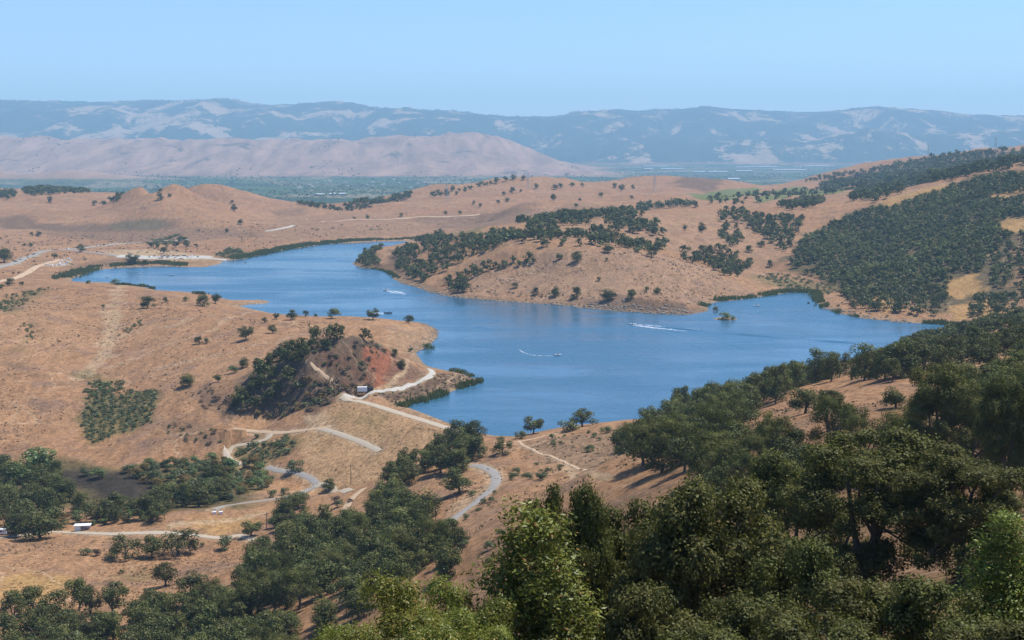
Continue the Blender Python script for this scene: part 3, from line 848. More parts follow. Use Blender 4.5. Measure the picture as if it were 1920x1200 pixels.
def plant(px, py, wpx, label=None, group=None, kind='oak', hk=.85, keep=True, cat=None):
    x, y, z = ground(px, py)
    w = wpx * math.hypot(y, H_CAM - z) / F_PX
    TREES.append(dict(x=x, y=y, z=z, w=w, h=w * hk, kind=kind, label=label, group=group, keep=keep, px=wpx))


def grove(pts, wr, spacing, label, group, kind='oak', hk=(.75, 1.0), seed=0, dens=1.0, maxn=6000, keepout=(), gap=0.0, ymax=1e9):
    P = wpoly(pts); r = random.Random(seed * 31 + len(pts) + int(pts[0][0]))
    x0, x1, y0, y1 = P[:, 0].min(), P[:, 0].max(), P[:, 1].min(), P[:, 1].max()
    nx, ny = max(int((x1 - x0) / spacing), 1) + 1, max(int((y1 - y0) / spacing), 1) + 1
    pts_ = []
    for i in range(nx):
        for j in range(ny):
            if r.random() < dens:
                pts_.append((x0 + (i + .5 * (j % 2) + r.uniform(-.42, .42)) * spacing, y0 + (j + r.uniform(-.42, .42)) * spacing))
    if not pts_: return
    A = np.array(pts_)
    ins = poly_sd(P, A[:, 0], A[:, 1]) < 0
    ins &= (np.abs(np.arctan2(A[:, 0], A[:, 1])) < math.radians(25))
    if len(keepout):
        for K in keepout:
            ins &= poly_sd(wpoly(K), A[:, 0], A[:, 1]) > 0
    ins &= A[:, 1] < ymax
    if gap: ins &= (vnoise(A[:, 0] / 38 + 40, A[:, 1] / 55 + 11) * .7 + vnoise(A[:, 0] / 14, A[:, 1] / 14) * .3) > gap
    A = A[ins]
    hh = height(A[:, 0], A[:, 1])
    u, v = to_px(A[:, 0], A[:, 1], hh)
    ok = poly_sd(np.array(pts, float), u, v) < 4
    A, hh = A[ok], hh[ok]
    for (x, y), z in zip(A, hh):
        if z < 0.15 and z > -6 and y > 500 and poly_sd(LAKE, np.array([x]), np.array([y]))[0] < 1: continue
        q = r.random(); w = wr[0] + (wr[1] - wr[0]) * q * q if r.random() < .5 else wr[0] + (wr[1] - wr[0]) * q
        TREES.append(dict(x=x, y=y, z=float(z), w=w, h=w * r.uniform(*hk), kind=kind, label=label, group=group, keep=False, px=w * F_PX / max(y, 20)))
# ------------------------------------------------------------------ trees and bushes one can pick out: (x, y of the foot, crown width in pixels, label)
for a in [
 (277,578,34,'large round oak with a dark shadow on the left grass hill'),
 (310,567,15,'small oak just right of the large round hilltop oak'),
 (349,564,14,'small oak between the large round oak and the spreading pair'),
 (383,574,32,'left oak of the spreading pair above the sandy spit'),
 (404,569,28,'right oak of the spreading pair above the sandy spit'),
 (373,645,19,'left of two small twin oaks on the bare left slope'),
 (389,644,17,'right of two small twin oaks on the bare left slope'),
 (461,638,42,'broad low oak alone on the slope behind the red bluff'),
 (511,625,22,'small oak right of the broad low oak, below the hill crest'),
 (497,605,15,'oak at the left end of the row on the crest'),
 (519,599,18,'second oak from the left in the row on the crest'),
 (545,600,28,'widest oak of the row on the hill crest by the water'),
 (573,594,15,'small oak right of the widest one on the crest'),
 (592,595,11,'tiny round tree near the end of the crest row'),
 (580,611,8,'thin spindly young tree on the slope below the crest row'),
 (700,600,29,'umbrella-shaped oak standing in front of the passing white boat'),
 (767,607,23,'lone oak near the tip of the grassy point'),
 (355,724,39,'dark oak with a trunk shadow above the scrub gully'),
 (409,716,21,'round oak between the dark gully oak and the bluff'),
 (455,690,30,'oak at the foot of the bluff grove, upper left edge'),
 (740,668,22,'dark round bush-like oak high on the right shoulder of the bluff'),
 (752,690,23,'dark oak beside the pale track on the bluff shoulder'),
 (201,529,11,'tall narrow tree at the near edge of the far left cove'),
 (152,472,18,'single round tree beside the lakeside highway'),
 (102,485,16,'round tree above the gravel lot left of the cove'),
 (248,496,34,'leafy tree clump in front of the boat ramp car park'),
 (272,497,15,'small tree right of the leafy clump by the car park'),
 (283,464,14,'leftmost tree of the row above the boat ramp'),
 (297,465,17,'second tree of the row above the boat ramp'),
 (311,464,15,'third tree of the row above the boat ramp'),
 (308,475,19,'tree standing nearest the parked boat trailers'),
 (330,464,19,'leafy tree left of the picnic area above the ramp'),
 (350,464,19,'right tree of the picnic area group above the ramp'),
 (342,454,18,'tree behind the picnic area group'),
 (368,464,10,'small round tree standing alone right of the picnic group'),
 (8,492,42,'big round tree cut by the frame above the highway bend'),
 (60,442,10,'bare-looking tree on the flat left of the hills'),(73,443,15,'taller of the two thin trees on the dark flat'),
 (45,462,9,'thin tree left of the road cut'),(57,462,11,'right-hand thin tree above the road cut'),
 (18,536,21,'oak at the left frame edge beside the dirt lot'),(41,535,12,'small oak by the dirt lot below the highway'),(4,542,14,'oak cut by the left frame edge below the dirt lot'),
 (300,361,11,'small oak on the brow of the pointed hill'),
 (301,375,18,'larger oak just under the brow of the pointed hill'),
 (318,370,11,'small oak right of the brow on the pointed hill'),
 (440,396,19,'round oak on the right flank of the second hill'),
 (452,421,15,'lower round oak on the right flank of the second hill'),
 (435,381,9,'tiny bush-like tree high on the second hill'),
 (178,385,13,'left small oak at the tail of the diagonal grove'),
 (193,385,16,'right small oak at the tail of the diagonal grove'),
 (95,381,17,'lone dark oak on the far left hillside'),
 (425,436,13,'green tree on the flat below the second hill'),
 (945,366,11,'small oak left of the trio in the central hills'),(960,363,17,'largest oak of the trio in the central hills'),(952,379,14,'lowest oak of the trio in the central hills'),
 (977,360,8,'small round tree left of the pylon foot'),(1007,354,15,'low spreading oak right of the pylon foot'),
 (1040,355,16,'left oak of the pair below the far crest'),(1051,352,14,'taller right oak of the pair below the far crest'),
 (1072,350,12,'oak right of the pair below the far crest'),(1092,350,9,'tiny oak near the far crest saddle'),
 (1038,376,18,'bold dark round oak alone mid-slope in the central hills'),(1087,377,9,'small oak right of the bold round oak'),(1080,388,11,'grey-green oak below the bold round oak'),
 (1127,369,14,'spreading oak on the right central hillside'),(1152,352,12,'left oak of three under the right crest'),(1165,358,18,'widest oak of three under the right crest'),(1186,354,11,'right oak of three under the right crest'),(1184,373,9,'small low oak below the three under the crest'),
 (889,382,8,'tiny oak at the left end of the central gully'),(900,388,12,'oak in the central gully, lower end'),(934,382,10,'low bush-like oak left of the trio'),
 (863,402,12,'oak beside the far road under the central hills'),(835,402,10,'oak standing by the far country road'),(753,406,10,'lone oak left on the far country road'),
 (665,411,9,'small oak at the left of the far road'),(690,411,13,'wider oak pair crown at the far road'),
 (1055,416,24,'tall round oak on the skyline of the peninsula'),
 (1316,437,25,'round oak alone on the bare slope right of the ridge grove'),(1285,432,15,'oak between the ridge grove and the lone round oak'),
 (1405,473,20,'oak at the lower edge of the bare slope, left one'),(1427,463,18,'oak at the lower edge of the bare slope, right one'),(1443,500,18,'lone oak at the mouth of the wooded valley'),
 (1140,473,24,'oak below the peninsula ridge grove, centre'),(1222,482,30,'broad oak at the lower right edge of the ridge grove'),(1082,492,28,'oak on the bare peninsula slope with a smaller neighbour'),(1050,487,17,'small oak left of the one on the bare peninsula slope'),(1138,489,9,'tiny bush-sized oak on the peninsula slope'),
 (965,541,15,'small bush-like oak on the left peninsula bank'),(1005,553,19,'round oak left in the row along the peninsula bank'),(1040,556,25,'second oak in the row along the peninsula bank'),(1082,559,29,'third oak in the row along the peninsula bank'),(1140,562,36,'largest oak in the row along the peninsula bank'),(1183,560,26,'oak overhanging the eroded bank right of the largest'),(1213,549,15,'thin oak above the eroded bank'),(1232,553,20,'rightmost oak above the eroded bank'),
 (868,548,46,'big oak at the waterline, foot of the long diagonal grove'),(1122,527,12,'single green bush on the bare peninsula slope'),
 (1000,813,57,'spreading oak with a leaning trunk on the near shore'),(1092,800,54,'dense rounded oak on the near shore, right of the spreading one'),
 (615,922,38,'oak beside the bend of the access road below the dam'),
 (235,1048,66,'oak with a visible forked trunk in the lower left meadow'),(285,1045,70,'left half of the dense oak clump in the lower left meadow'),(335,1040,78,'right half of the dense oak clump in the lower left meadow'),
 (310,1099,60,'single small oak below the clump, with a shadow at its foot'),(470,1006,46,'oak in the curve of the gravel road'),
 (75,1010,86,'huge oak with hanging boughs beside the gravel road'),(30,1005,70,'left neighbour of the huge oak by the gravel road'),
 (862,925,74,'oak standing on the verge inside the road curve'),
 (1510,775,80,'left crown of the big oak group on the bare right slope'),(1550,770,70,'right crown of the big oak group on the bare right slope'),(1585,800,66,'dark oak behind the utility pole on the right slope'),
 (1680,765,62,'thin-crowned oak with bare crooked limbs on the right slope'),
]:
    plant(*a, None, 'oak', .74 if a[2] > 30 else .82)

# ------------------------------------------------------------------ groves (outline in pixels, crown width in metres, spacing)
g_ = grove
g_([(880,446),(960,424),(1010,410),(1090,400),(1170,398),(1215,412),(1240,436),(1255,462),(1200,476),(1130,462),(1060,468),(1000,461),(930,461),(880,461)], (10,16), 13, 'dark evergreen oak crowded into the peninsula ridge grove', 'oaks in the peninsula ridge grove', hk=(.75,1), dens=.9, gap=.40)
g_([(800,456),(880,446),(940,461),(930,468),(860,486),(800,486),(775,506),(790,476)], (8,13), 10.5, 'oak in the western arm of the peninsula grove', 'oaks in the western arm of the peninsula grove', dens=.9, gap=.36)
g_([(755,518),(790,492),(850,482),(870,494),(820,516),(790,536)], (8,13), 10, 'oak in the waterside thicket at the peninsula corner', 'oaks in the waterside peninsula thicket', dens=.9)
g_([(835,547),(840,526),(900,501),(980,488),(1005,484),(1003,494),(940,506),(880,526),(872,548)], (8,12), 9.5, 'oak in the long diagonal grove down the peninsula slope', 'oaks in the long diagonal peninsula grove')
g_([(668,493),(690,470),(722,460),(703,484),(715,500),(690,502)], (7,11), 9, 'oak on the tip of the small headland', 'oaks on the small headland')
g_([(740,474),(770,462),(790,474),(772,494),(765,508),(745,506)], (7,11), 9, 'oak on the landward side of the small headland', 'oaks behind the small headland')
g_([(778,452),(830,440),(836,446),(790,458)], (9,13), 13, 'oak at the far end of the peninsula by the channel', 'oaks at the far end of the peninsula')
g_([(1280,470),(1330,465),(1400,484),(1412,502),(1390,520),(1350,520),(1320,496),(1280,490)], (9,14), 12, 'oak in the patchy grove above the green inlet', 'oaks above the green inlet', dens=.8)
g_([(1345,404),(1380,394),(1430,404),(1460,434),(1440,446),(1400,420),(1350,416)], (9,14), 14, 'oak on the upper bare slope beside the wooded hillside', 'oaks on the upper bare slope', dens=.8)
g_([(1350,420),(1385,425),(1395,455),(1375,470),(1350,455)], (9,13), 13, 'oak in the scattered column on the bare slope', 'oaks in the scattered column', dens=.75)
g_([(1400,428),(1470,404),(1510,410),(1500,436),(1470,474),(1440,446)], (9,14), 11, 'oak at the left fringe of the wooded hillside', 'oaks at the fringe of the wooded hillside', dens=.85)
g_([(1190,392),(1215,386),(1250,386),(1305,384),(1306,390),(1250,390),(1200,396)], (12,18), 15, 'oak in the dark row on the ridge beyond the peninsula', 'oaks on the ridge beyond the peninsula')
g_([(1590,378),(1605,360),(1650,350),(1700,348),(1690,364),(1640,381)], (13,18), 18, 'oak in the dark wood behind the tan knoll', 'oaks in the wood behind the knoll')
SLOPE = [(1490,474),(1480,504),(1520,519),(1570,534),(1590,562),(1640,562),(1700,550),(1772,545),(1790,520),(1850,505),(1866,445),(2110,436),(2110,314),(1850,334),(1750,360),(1650,390),(1590,405),(1510,446)]
GAPS = [[(1772,532),(1830,515),(1852,545),(1800,560)],[(1870,415),(2110,402),(2110,430),(1880,440)],[(1855,370),(2110,345),(2110,358),(1860,380)],[(1650,380),(1770,350),(1775,357),(1660,394)]]
g_(SLOPE, (8.5,13), 9.2, 'oak in the closed canopy of the wooded hillside', 'oaks on the wooded hillside', hk=(.7,.95), dens=.97, keepout=GAPS, gap=.20)
g_([(1570,544),(1600,584),(1640,588),(1720,594),(1780,594),(1772,540),(1700,552)], (8,12), 11, 'oak on the lower wooded hillside by the shore', 'oaks on the lower wooded hillside', dens=.75)
g_([(1810,592),(1830,556),(2110,545),(2110,574),(1880,594)], (8,12), 10.5, 'oak below the straw clearing of the wooded hillside', 'oaks below the straw clearing', dens=.85)
g_([(1850,446),(2110,436),(2110,545),(1860,536)], (8,12), 11, 'oak between the clearings of the wooded hillside', 'oaks between the hillside clearings', dens=.7)
g_([(1685,652),(1720,634),(1800,614),(2110,590),(2110,612),(1830,632),(1740,646)], (9,12), 12.5, 'flat-topped oak in the row along the right shore', 'oaks along the right shore', hk=(.75,1))
g_([(1740,652),(1830,636),(2110,616),(2110,640),(1840,652)], (6,10), 11, 'scrubby oak on the eroded slope above the right shore', 'oaks on the eroded right slope', dens=.6)
g_([(1640,695),(1700,676),(1830,660),(2110,650),(2110,678),(1840,692),(1740,704),(1660,716)], (11,15), 14, 'dark oak in the belt behind the pale meadow', 'oaks behind the pale meadow')
g_([(1205,812),(1250,790),(1350,762),(1420,734),(1500,716),(1600,708),(1700,706),(1690,716),(1600,716),(1500,732),(1440,765),(1405,790)], (10,15), 12.5, 'tall rounded tree in the belt along the near right shore', 'trees along the near right shore', 'laurel', hk=(.9,1.15))
g_([(1160,848),(1205,812),(1300,800),(1400,785),(1390,810),(1340,850),(1290,880),(1200,880)], (12,17), 11.5, 'oak on the slope left of the bare right clearing', 'oaks left of the bare right clearing', hk=(.8,1))
g_([(866,836),(930,838),(950,856),(905,872),(870,888),(800,893),(720,935),(690,930),(740,890),(800,862)], (11,16), 9.5, 'oak in the grove climbing to the dam abutment', 'woods by the dam abutment', 'laurel', dens=.95)
g_([(650,1000),(665,970),(740,930),(790,955),(800,1000),(720,1020),(655,1030)], (12,17), 10.5, 'large dark oak in the grove beside the road spur', 'woods beside the road spur', 'laurel', dens=.95)
g_([(470,1070),(520,1015),(600,1000),(640,1015),(700,1030),(800,1018),(830,1040),(760,1085),(640,1120),(520,1160),(400,1190),(375,1150),(460,1105)], (11,16), 10.5, 'oak in the wood filling the slope below the road', 'woods on the slope below the road', 'laurel', dens=.92)
g_([(500,1000),(520,960),(560,950),(575,985),(550,1010)], (8,13), 10, 'leafy oak between the gravel road and the track', 'oaks between road and track')
g_([(-170,1156),(150,1138),(400,1135),(500,1170),(560,1210),(520,1300),(-170,1300)], (10,14), 9.5, 'oak in the belt along the bottom of the lower left meadow', 'woods below the lower left meadow', 'laurel', hk=(.85,1.05), dens=.95)
g_([(-150,985),(-150,890),(70,875),(110,905),(160,955),(150,985),(60,1000)], (10,17), 12, 'big tree in the riverside wood at the lower left', 'trees of the riverside wood', 'laurel', hk=(.8,1.05))
g_([(330,945),(420,915),(425,935),(385,952),(340,955)], (10,14), 9, 'dark oak in the clump behind the gravel road', 'oaks behind the gravel road')
g_([(170,975),(250,940),(330,940),(300,975),(230,990)], (9,14), 10, 'oak at the wet ground edge below the dark marsh', 'oaks below the marsh', dens=.7)
g_([(375,900),(410,888),(420,905),(390,915)], (9,12), 9, 'round dark oak among the marsh shrubs', 'oaks among the marsh shrubs')
g_([(425,775),(465,715),(500,685),(545,660),(600,641),(690,637),(692,645),(610,657),(560,688),(548,720),(520,750),(455,782)], (8,12), 7.4, 'dark oak in the grove wrapped round the red bluff', 'oaks wrapped round the red bluff', hk=(.85,1.1))
g_([(40,362),(75,354),(160,354),(165,362),(60,368)], (14,20), 15, 'oak in the dark wood on the far left skyline', 'oaks on the far left skyline', hk=(.6,.8), ymax=3550)
g_([(-150,370),(28,362),(30,372),(-150,378)], (13,18), 15, 'oak in the small wood at the far left edge', 'oaks at the far left edge')
g_([(195,384),(230,366),(268,350),(272,354),(225,380)], (11,16), 12, 'oak in the diagonal grove behind the pointed hill', 'oaks in the diagonal grove', ymax=3100)
g_([(645,390),(700,377),(770,362),(778,367),(700,386),(650,396)], (13,19), 19, 'oak in the strip at the valley edge', 'oaks at the valley edge')
g_([(555,380),(640,392),(640,396),(560,386)], (9,13), 14, 'oak along the back edge of the second hill', 'oaks behind the second hill')
g_([(800,366),(880,352),(890,356),(820,372)], (11,16), 22, 'oak on the left shoulder of the central hills', 'oaks on the central shoulder', dens=.8)
g_([(895,350),(930,340),(985,333),(986,337),(930,345),(898,356)], (12,20), 20, 'oak along the skyline of the central hills', 'oaks on the central skyline', dens=.7)
g_([(1455,388),(1500,374),(1545,376),(1530,390),(1480,398)], (12,17), 16, 'oak in the wood below the tan knoll', 'oaks below the tan knoll')
g_([(1300,378),(1340,372),(1450,360),(1600,352),(1620,360),(1460,372),(1440,384),(1340,384)], (11,18), 40, 'tree dotted about the green fairways', 'trees on the fairways', dens=.8)
g_([(1530,350),(1600,330),(1660,312),(1680,318),(1640,342),(1560,356)], (14,22), 20, 'oak on the far right foothill', 'oaks on the far right foothill', dens=.7)
g_([(1630,330),(1680,308),(1760,296),(1925,284),(2110,284),(2110,318),(1925,312),(1850,326),(1760,348),(1690,350)], (14,24), 21, 'oak on the distant right ridge', 'oaks on the distant right ridge', dens=.92, gap=.22)
g_([(1500,340),(1560,330),(1600,322),(1610,326),(1560,338)], (12,18), 22, 'oak on the dark far spur', 'oaks on the dark far spur')
g_([(600,1090),(700,1050),(860,1030),(880,1060),(800,1120),(680,1180),(580,1200)], (9,13), 11, 'oak on the bank above the yellow-green bay bushes', 'woods above the bay bushes', 'laurel', dens=.85)
g_([(790,1035),(870,1010),(900,1050),(870,1110),(780,1095)], (8,11), 10.5, 'oak on the dry bank left of the conical bay', 'oaks left of the conical bay', dens=.8)
# woods on the photographer's own hillside
g_([(1200,880),(1300,885),(1400,855),(1480,845),(1480,900),(1400,960),(1240,930)], (9,13), 10, 'oak on the hillside below the bare right clearing', 'oaks below the bare clearing', hk=(.85,1.05))
g_([(1480,860),(1640,828),(1720,835),(1800,830),(2110,800),(2110,880),(1800,900),(1600,905),(1480,910)], (9,14), 10.5, 'oak in the dark wood on the near right slope', 'oaks on the near right slope', hk=(.85,1.05), dens=.9)
g_([(1780,740),(2110,715),(2110,810),(1800,820)], (9,13), 10.5, 'leafy tree at the right frame edge below the pale meadow', 'trees at the right frame edge', 'laurel', hk=(.85,1.05))

# ------------------------------------------------------------------ bushes
for a in [
 (165,532,13,'small dark bush on the near bank of the far left cove','green'),(216,533,19,'round green bush beside the tall narrow cove tree','willow'),(628,597,32,'wide green bush at the hilltop waterline','green'),(437,700,24,'pale green bush left of the bluff grove','willow'),
 (848,600,0,'',''),(242,735,12,'bush at the head of the scrub gully','green'),(193,577,11,'small bush in the pale gully','green'),(800,657,24,'reedy green bush standing in the water by the point','willow'),(770,660,14,'small bush at the waterline behind the bluff','green'),
 (847,985,28,'yellow-green rounded bush on the road verge','willow'),(817,1000,26,'grey bush below the utility pole by the road','green'),(1065,808,40,'low bush between the two near-shore oaks','green'),(975,822,30,'bush at the shore left of the spreading oak','green'),
 (1135,812,26,'dark low bush on the brow of the near spur','green'),(1170,818,20,'rightmost low bush on the brow of the near spur','green'),(1105,847,26,'bush alone on the grey spur slope','green'),
 (228,1075,14,'small grey bush in the lower left meadow','green'),(425,1030,42,'low bush below the gravel road curve','green'),(380,1025,14,'tiny bush left below the gravel road curve','green'),(160,1040,26,'left low brush patch in the lower meadow','green'),(180,1042,24,'right low brush patch in the lower meadow','dry'),
 (40,905,60,'pale green willow clump at the edge of the marsh','willow'),(75,885,76,'rounded bright tree clump behind the marsh','willow'),(185,898,34,'pale willow at the middle of the marsh','willow'),(160,892,26,'small dark bush on the marsh','green'),
 (500,905,30,'yellow-green bush by the access road','willow'),(535,928,26,'bush on the mound inside the road bend','green'),(510,932,24,'second bush on the mound inside the road bend','green'),(555,885,44,'low green bush below the dam beside the road','green'),
 (1360,598,26,'bright green willow on the tiny islet','willow'),(1376,598,11,'low bush at the right end of the islet','willow'),(1341,585,17,'dark bush at the peninsula tip by the islet','green'),
 (1375,845,34,'round bush at the foot of the bare right clearing','green'),(1455,825,20,'small bush on the bare right clearing','green'),
]:
    if a[2]: plant(a[0], a[1], a[2], a[3], None, 'bush_' + a[4], .75)


def scrub(pts, wr, sp, label, group, kinds, seed=1, dens=.8, hk=(.5, .8)):
    for i, k in enumerate(kinds):
        grove(pts, wr, sp * math.sqrt(len(kinds)), label.replace('%', {'green': 'green', 'dry': 'dry brown', 'rust': 'rusty', 'willow': 'yellow-green'}[k]), group + ' ' + k, 'bush_' + k, hk, seed + i, dens)


scrub([(152,800),(160,750),(200,728),(300,730),(290,760),(285,795),(230,812),(190,828),(165,835)], (2.5,5), 3.6, '% bush in the triangular thicket of the left gully', 'gully thicket', ['green'], dens=.9)
scrub([(155,745),(165,718),(220,712),(228,730),(180,750)], (4,8), 5.5, '% bush at the top of the triangular thicket', 'gully thicket top', ['green', 'willow'])
scrub([(60,640),(30,615),(45,605),(65,615)], (2,5), 5, '% bush in the green patch at the far left slope', 'left slope patch', ['green'])
scrub([(222,630),(265,600),(268,610),(232,632)], (2,4.5), 4.5, '% bush in the short diagonal row on the left hill', 'diagonal bush row', ['green'])
scrub([(0,585),(0,560),(40,548),(95,540),(60,556),(20,585)], (2.5,6), 6, '% bush in the brush strip at the left edge', 'left edge brush', ['green'])
scrub([(80,640),(180,615),(180,630),(100,650)], (1.5,3.5), 13, '% bush dotted on the left slope', 'dotted slope bushes', ['green', 'dry'], dens=.6)
scrub([(400,745),(470,720),(550,712),(640,720),(700,725),(640,745),(580,775),(500,780),(430,778)], (3.5,7.5), 3.7, '% scrub bush on the foot of the red bluff', 'bluff foot scrub', ['dry', 'green', 'dry', 'rust'], dens=.8)
scrub([(560,670),(620,645),(700,645),(730,660),(690,720),(640,715),(600,690)], (2.5,5), 3.6, '% scrub bush on the face of the red bluff', 'bluff face scrub', ['dry', 'dry', 'green'], dens=.75)
scrub([(700,742),(770,726),(815,704),(850,702),(885,710),(840,728),(780,748),(735,754)], (1.5,3), 3.8, '% scrub bush on the low point beside the dam', 'low point scrub', ['dry', 'dry', 'green'], dens=.75, hk=(.4, .7))
scrub([(300,805),(345,795),(420,808),(440,820),(390,836),(330,826)], (2,5), 6, '% bush on the hummocks below the left slope', 'hummock bushes', ['dry', 'green'])
scrub([(365,745),(390,715),(402,745),(425,768),(380,768)], (2,4), 6, '% bush on the furrowed slope left of the bluff', 'furrow bushes', ['dry'])
scrub([(440,825),(555,818),(550,845),(500,868),(445,862)], (3,6), 4.2, '% bush in the thicket between the access roads', 'access road thicket', ['green'], dens=.92)
scrub([(340,830),(430,812),(500,815),(470,835),(400,845)], (2.5,5), 6, '% bush along the track below the bluff', 'track bushes', ['dry', 'green'])
scrub([(230,885),(330,868),(430,856),(505,880),(520,905),(450,940),(330,935),(280,910)], (5,10), 5.4, '% shrub of the marsh thicket below the dam', 'marsh thicket', ['green', 'green', 'willow', 'rust'], dens=.85, hk=(.6, .9))
scrub([(0,985),(100,975),(170,950),(250,955),(330,955),(300,975),(200,990),(160,985)], (4,8), 6, '% shrub fringing the riverside wood', 'riverside fringe', ['green', 'rust', 'willow'], dens=.7)
scrub([(0,880),(60,865),(110,865),(100,885),(0,900)], (5,9), 8, '% willow shrub at the upper marsh edge', 'upper marsh edge', ['willow', 'green'], hk=(.7, 1))
scrub([(880,930),(960,880),(1070,858),(1080,885),(960,920),(900,940)], (2.5,6), 8.5, '% bush on the spur below the footpath', 'spur bushes', ['green'], dens=.7)
scrub([(860,975),(880,940),(930,930),(920,950),(880,980)], (2,4), 6, '% bush on the verge below the road curve', 'verge bushes', ['green'])
scrub([(1010,820),(1190,800),(1190,825),(1040,840)], (2.5,5.5), 8, '% bush scattered on the top of the grey spur', 'spur top bushes', ['green'], dens=.7)
scrub([(560,1000),(640,930),(660,940),(610,1000)], (3,6), 7, '% bush between the two lower roads', 'lower road bushes', ['green', 'dry'])
scrub([(1420,520),(1450,512),(1540,530),(1590,540),(1560,552),(1470,540)], (4,8), 8, '% bush in the wet meadow at the inlet head', 'inlet meadow', ['green'], hk=(.35, .6))
scrub([(1560,585),(1600,545),(1700,555),(1800,570),(1760,600),(1650,596)], (3,6), 12, '% bush on the bank below the wooded hillside', 'right bank bushes', ['green', 'dry', 'rust'])
scrub([(270,455),(330,440),(352,448),(340,456),(280,462)], (6,13), 12, '% bush in the brush patch above the car park', 'brush above the car park', ['green'], hk=(.3, .5))
scrub([(400,480),(450,468),(458,474),(420,483)], (8,13), 10, '% bush in the row by the far shore', 'far shore row', ['green'], hk=(.6, .9))
scrub([(0,480),(80,440),(300,435),(500,440),(640,420),(820,400),(1000,385),(1250,380),(1000,400),(700,440),(300,455)], (3,8), 95, '% bush dotted over the flats beyond the lake', 'bushes on the far flats', ['green', 'dry'], dens=.7, hk=(.4, .7))
scrub([(840,545),(960,560),(1150,575),(1290,585),(1290,575),(1150,560),(960,545),(860,535)], (2,4), 13, '% bush along the foot of the peninsula bank', 'peninsula bank bushes', ['dry', 'green'])
scrub([(0,1120),(0,1030),(200,1020),(440,1010),(440,1080),(300,1110)], (1,2.2), 30, '% tuft-like bush in the lower left meadow', 'meadow bushes', ['green', 'dry'], dens=.6)
scrub([(40,800),(0,620),(300,600),(420,690),(300,720),(140,700)], (1,2.4), 34, '% small bush dotted over the left grass hill', 'left hill dots', ['green', 'dry'], dens=.6)
scrub([(1250,870),(1400,780),(1600,720),(1650,800),(1450,850)], (1,2.5), 16, '% tuft-like bush on the bare right clearing', 'clearing bushes', ['green', 'dry'], dens=.6)
scrub([(820,1030),(960,1000),(960,1080),(760,1120)], (2.5,5), 9, '% bush on the dry bank below the road spur', 'dry bank bushes', ['green'], dens=.7)
# ------------------------------------------------------------------ planting: the ones that show largest stand singly, the rest as far-off woods
_r = random.Random(5)


def dist(t): return math.sqrt(t['x'] ** 2 + t['y'] ** 2 + (t['z'] - H_CAM) ** 2)


for t in TREES: t['px'] = t['w'] * F_PX / dist(t)


def in_view(t):
    u, v = to_px(t['x'], t['y'], t['z'] + t['h'] * .6)
    return -60 < u < 1980 and 150 < v < 1260


def wide_view(t):
    u, v = to_px(t['x'], t['y'], t['z'] + t['h'] * .6)
    return -260 < u < 2180 and 150 < v < 1320


def hidden(t):
    """standing behind a rise of the ground"""
    p = np.array([t['x'], t['y'], t['z'] + t['h'] * .95]); c = np.array([0, 0, H_CAM])
    s = np.linspace(.03, .97, 60)[:, None]
    q = c + (p - c) * s
    return bool((height(q[:, 0], q[:, 1]) > q[:, 2] + 2).any())


TREES = [t for t in TREES if t['keep'] or wide_view(t)]
for t in TREES: t['off'] = not t['keep'] and not in_view(t)
for t in TREES:
    if not t['keep'] and hidden(t): t['hid'] = True
TREES = [t for t in TREES if not t.get('hid')]
_px, _py = np.array([t['x'] for t in TREES]), np.array([t['y'] for t in TREES])
_on = np.zeros(len(TREES), bool)
for P_, w_ in ROAD_W: _on |= line_d(P_, _px, _py) < np.where([t['kind'] == 'oak' or t['kind'] == 'laurel' for t in TREES], w_ * .5 + 2.5, w_ * .5 + .5)
TREES = [t for t, o_ in zip(TREES, _on) if t['keep'] or not o_]


def mesh_instance(name, me, parent=None):
    o = bpy.data.objects.new(name, me)
    COL.objects.link(o)
    if parent is not None: o.parent = parent
    return o


def put_oak(t, name='oak_tree', cat='tree'):
    if t['kind'] == 'laurel': name = 'broadleaf_tree'
    e = bpy.data.objects.new(name, None); COL.objects.link(e)
    e.empty_display_size = .5
    e.location = (t['x'], t['y'], t['z'] - .1)
    e.rotation_euler = (_r.uniform(-.09, .09), _r.uniform(-.09, .09), _r.uniform(0, 6.283))
    e.scale = (t['w'] * _r.uniform(.84, 1.12), t['w'] * _r.uniform(.84, 1.12), t['h'] * _r.uniform(.88, 1.1))
    px = t['px']
    lod = 'near' if px > 85 else 'mid' if px > 17 else 'far'
    pool = OAK[lod]
    if t['kind'] == 'laurel' and lod != 'near': pool = LAUREL if ('shore' in t['group'] or 'edge' in t['group'] or _r.random() < .3) else OAK['mid']
    c, k = _r.choice(pool)
    mesh_instance('crown', c, e); mesh_instance('trunk', k, e)
    tag(e, t['label'], cat, t['group'])


def put_bush(t):
    o = mesh_instance('bush', _r.choice(BUSH[t['kind'][5:]]))
    o.location = (t['x'], t['y'], t['z'] - .1); o.rotation_euler = (0, 0, _r.uniform(0, 6.283)); o.scale = (t['w'], t['w'] * _r.uniform(.85, 1.15), t['h'])
    tag(o, t['label'], 'bush', t['group'])


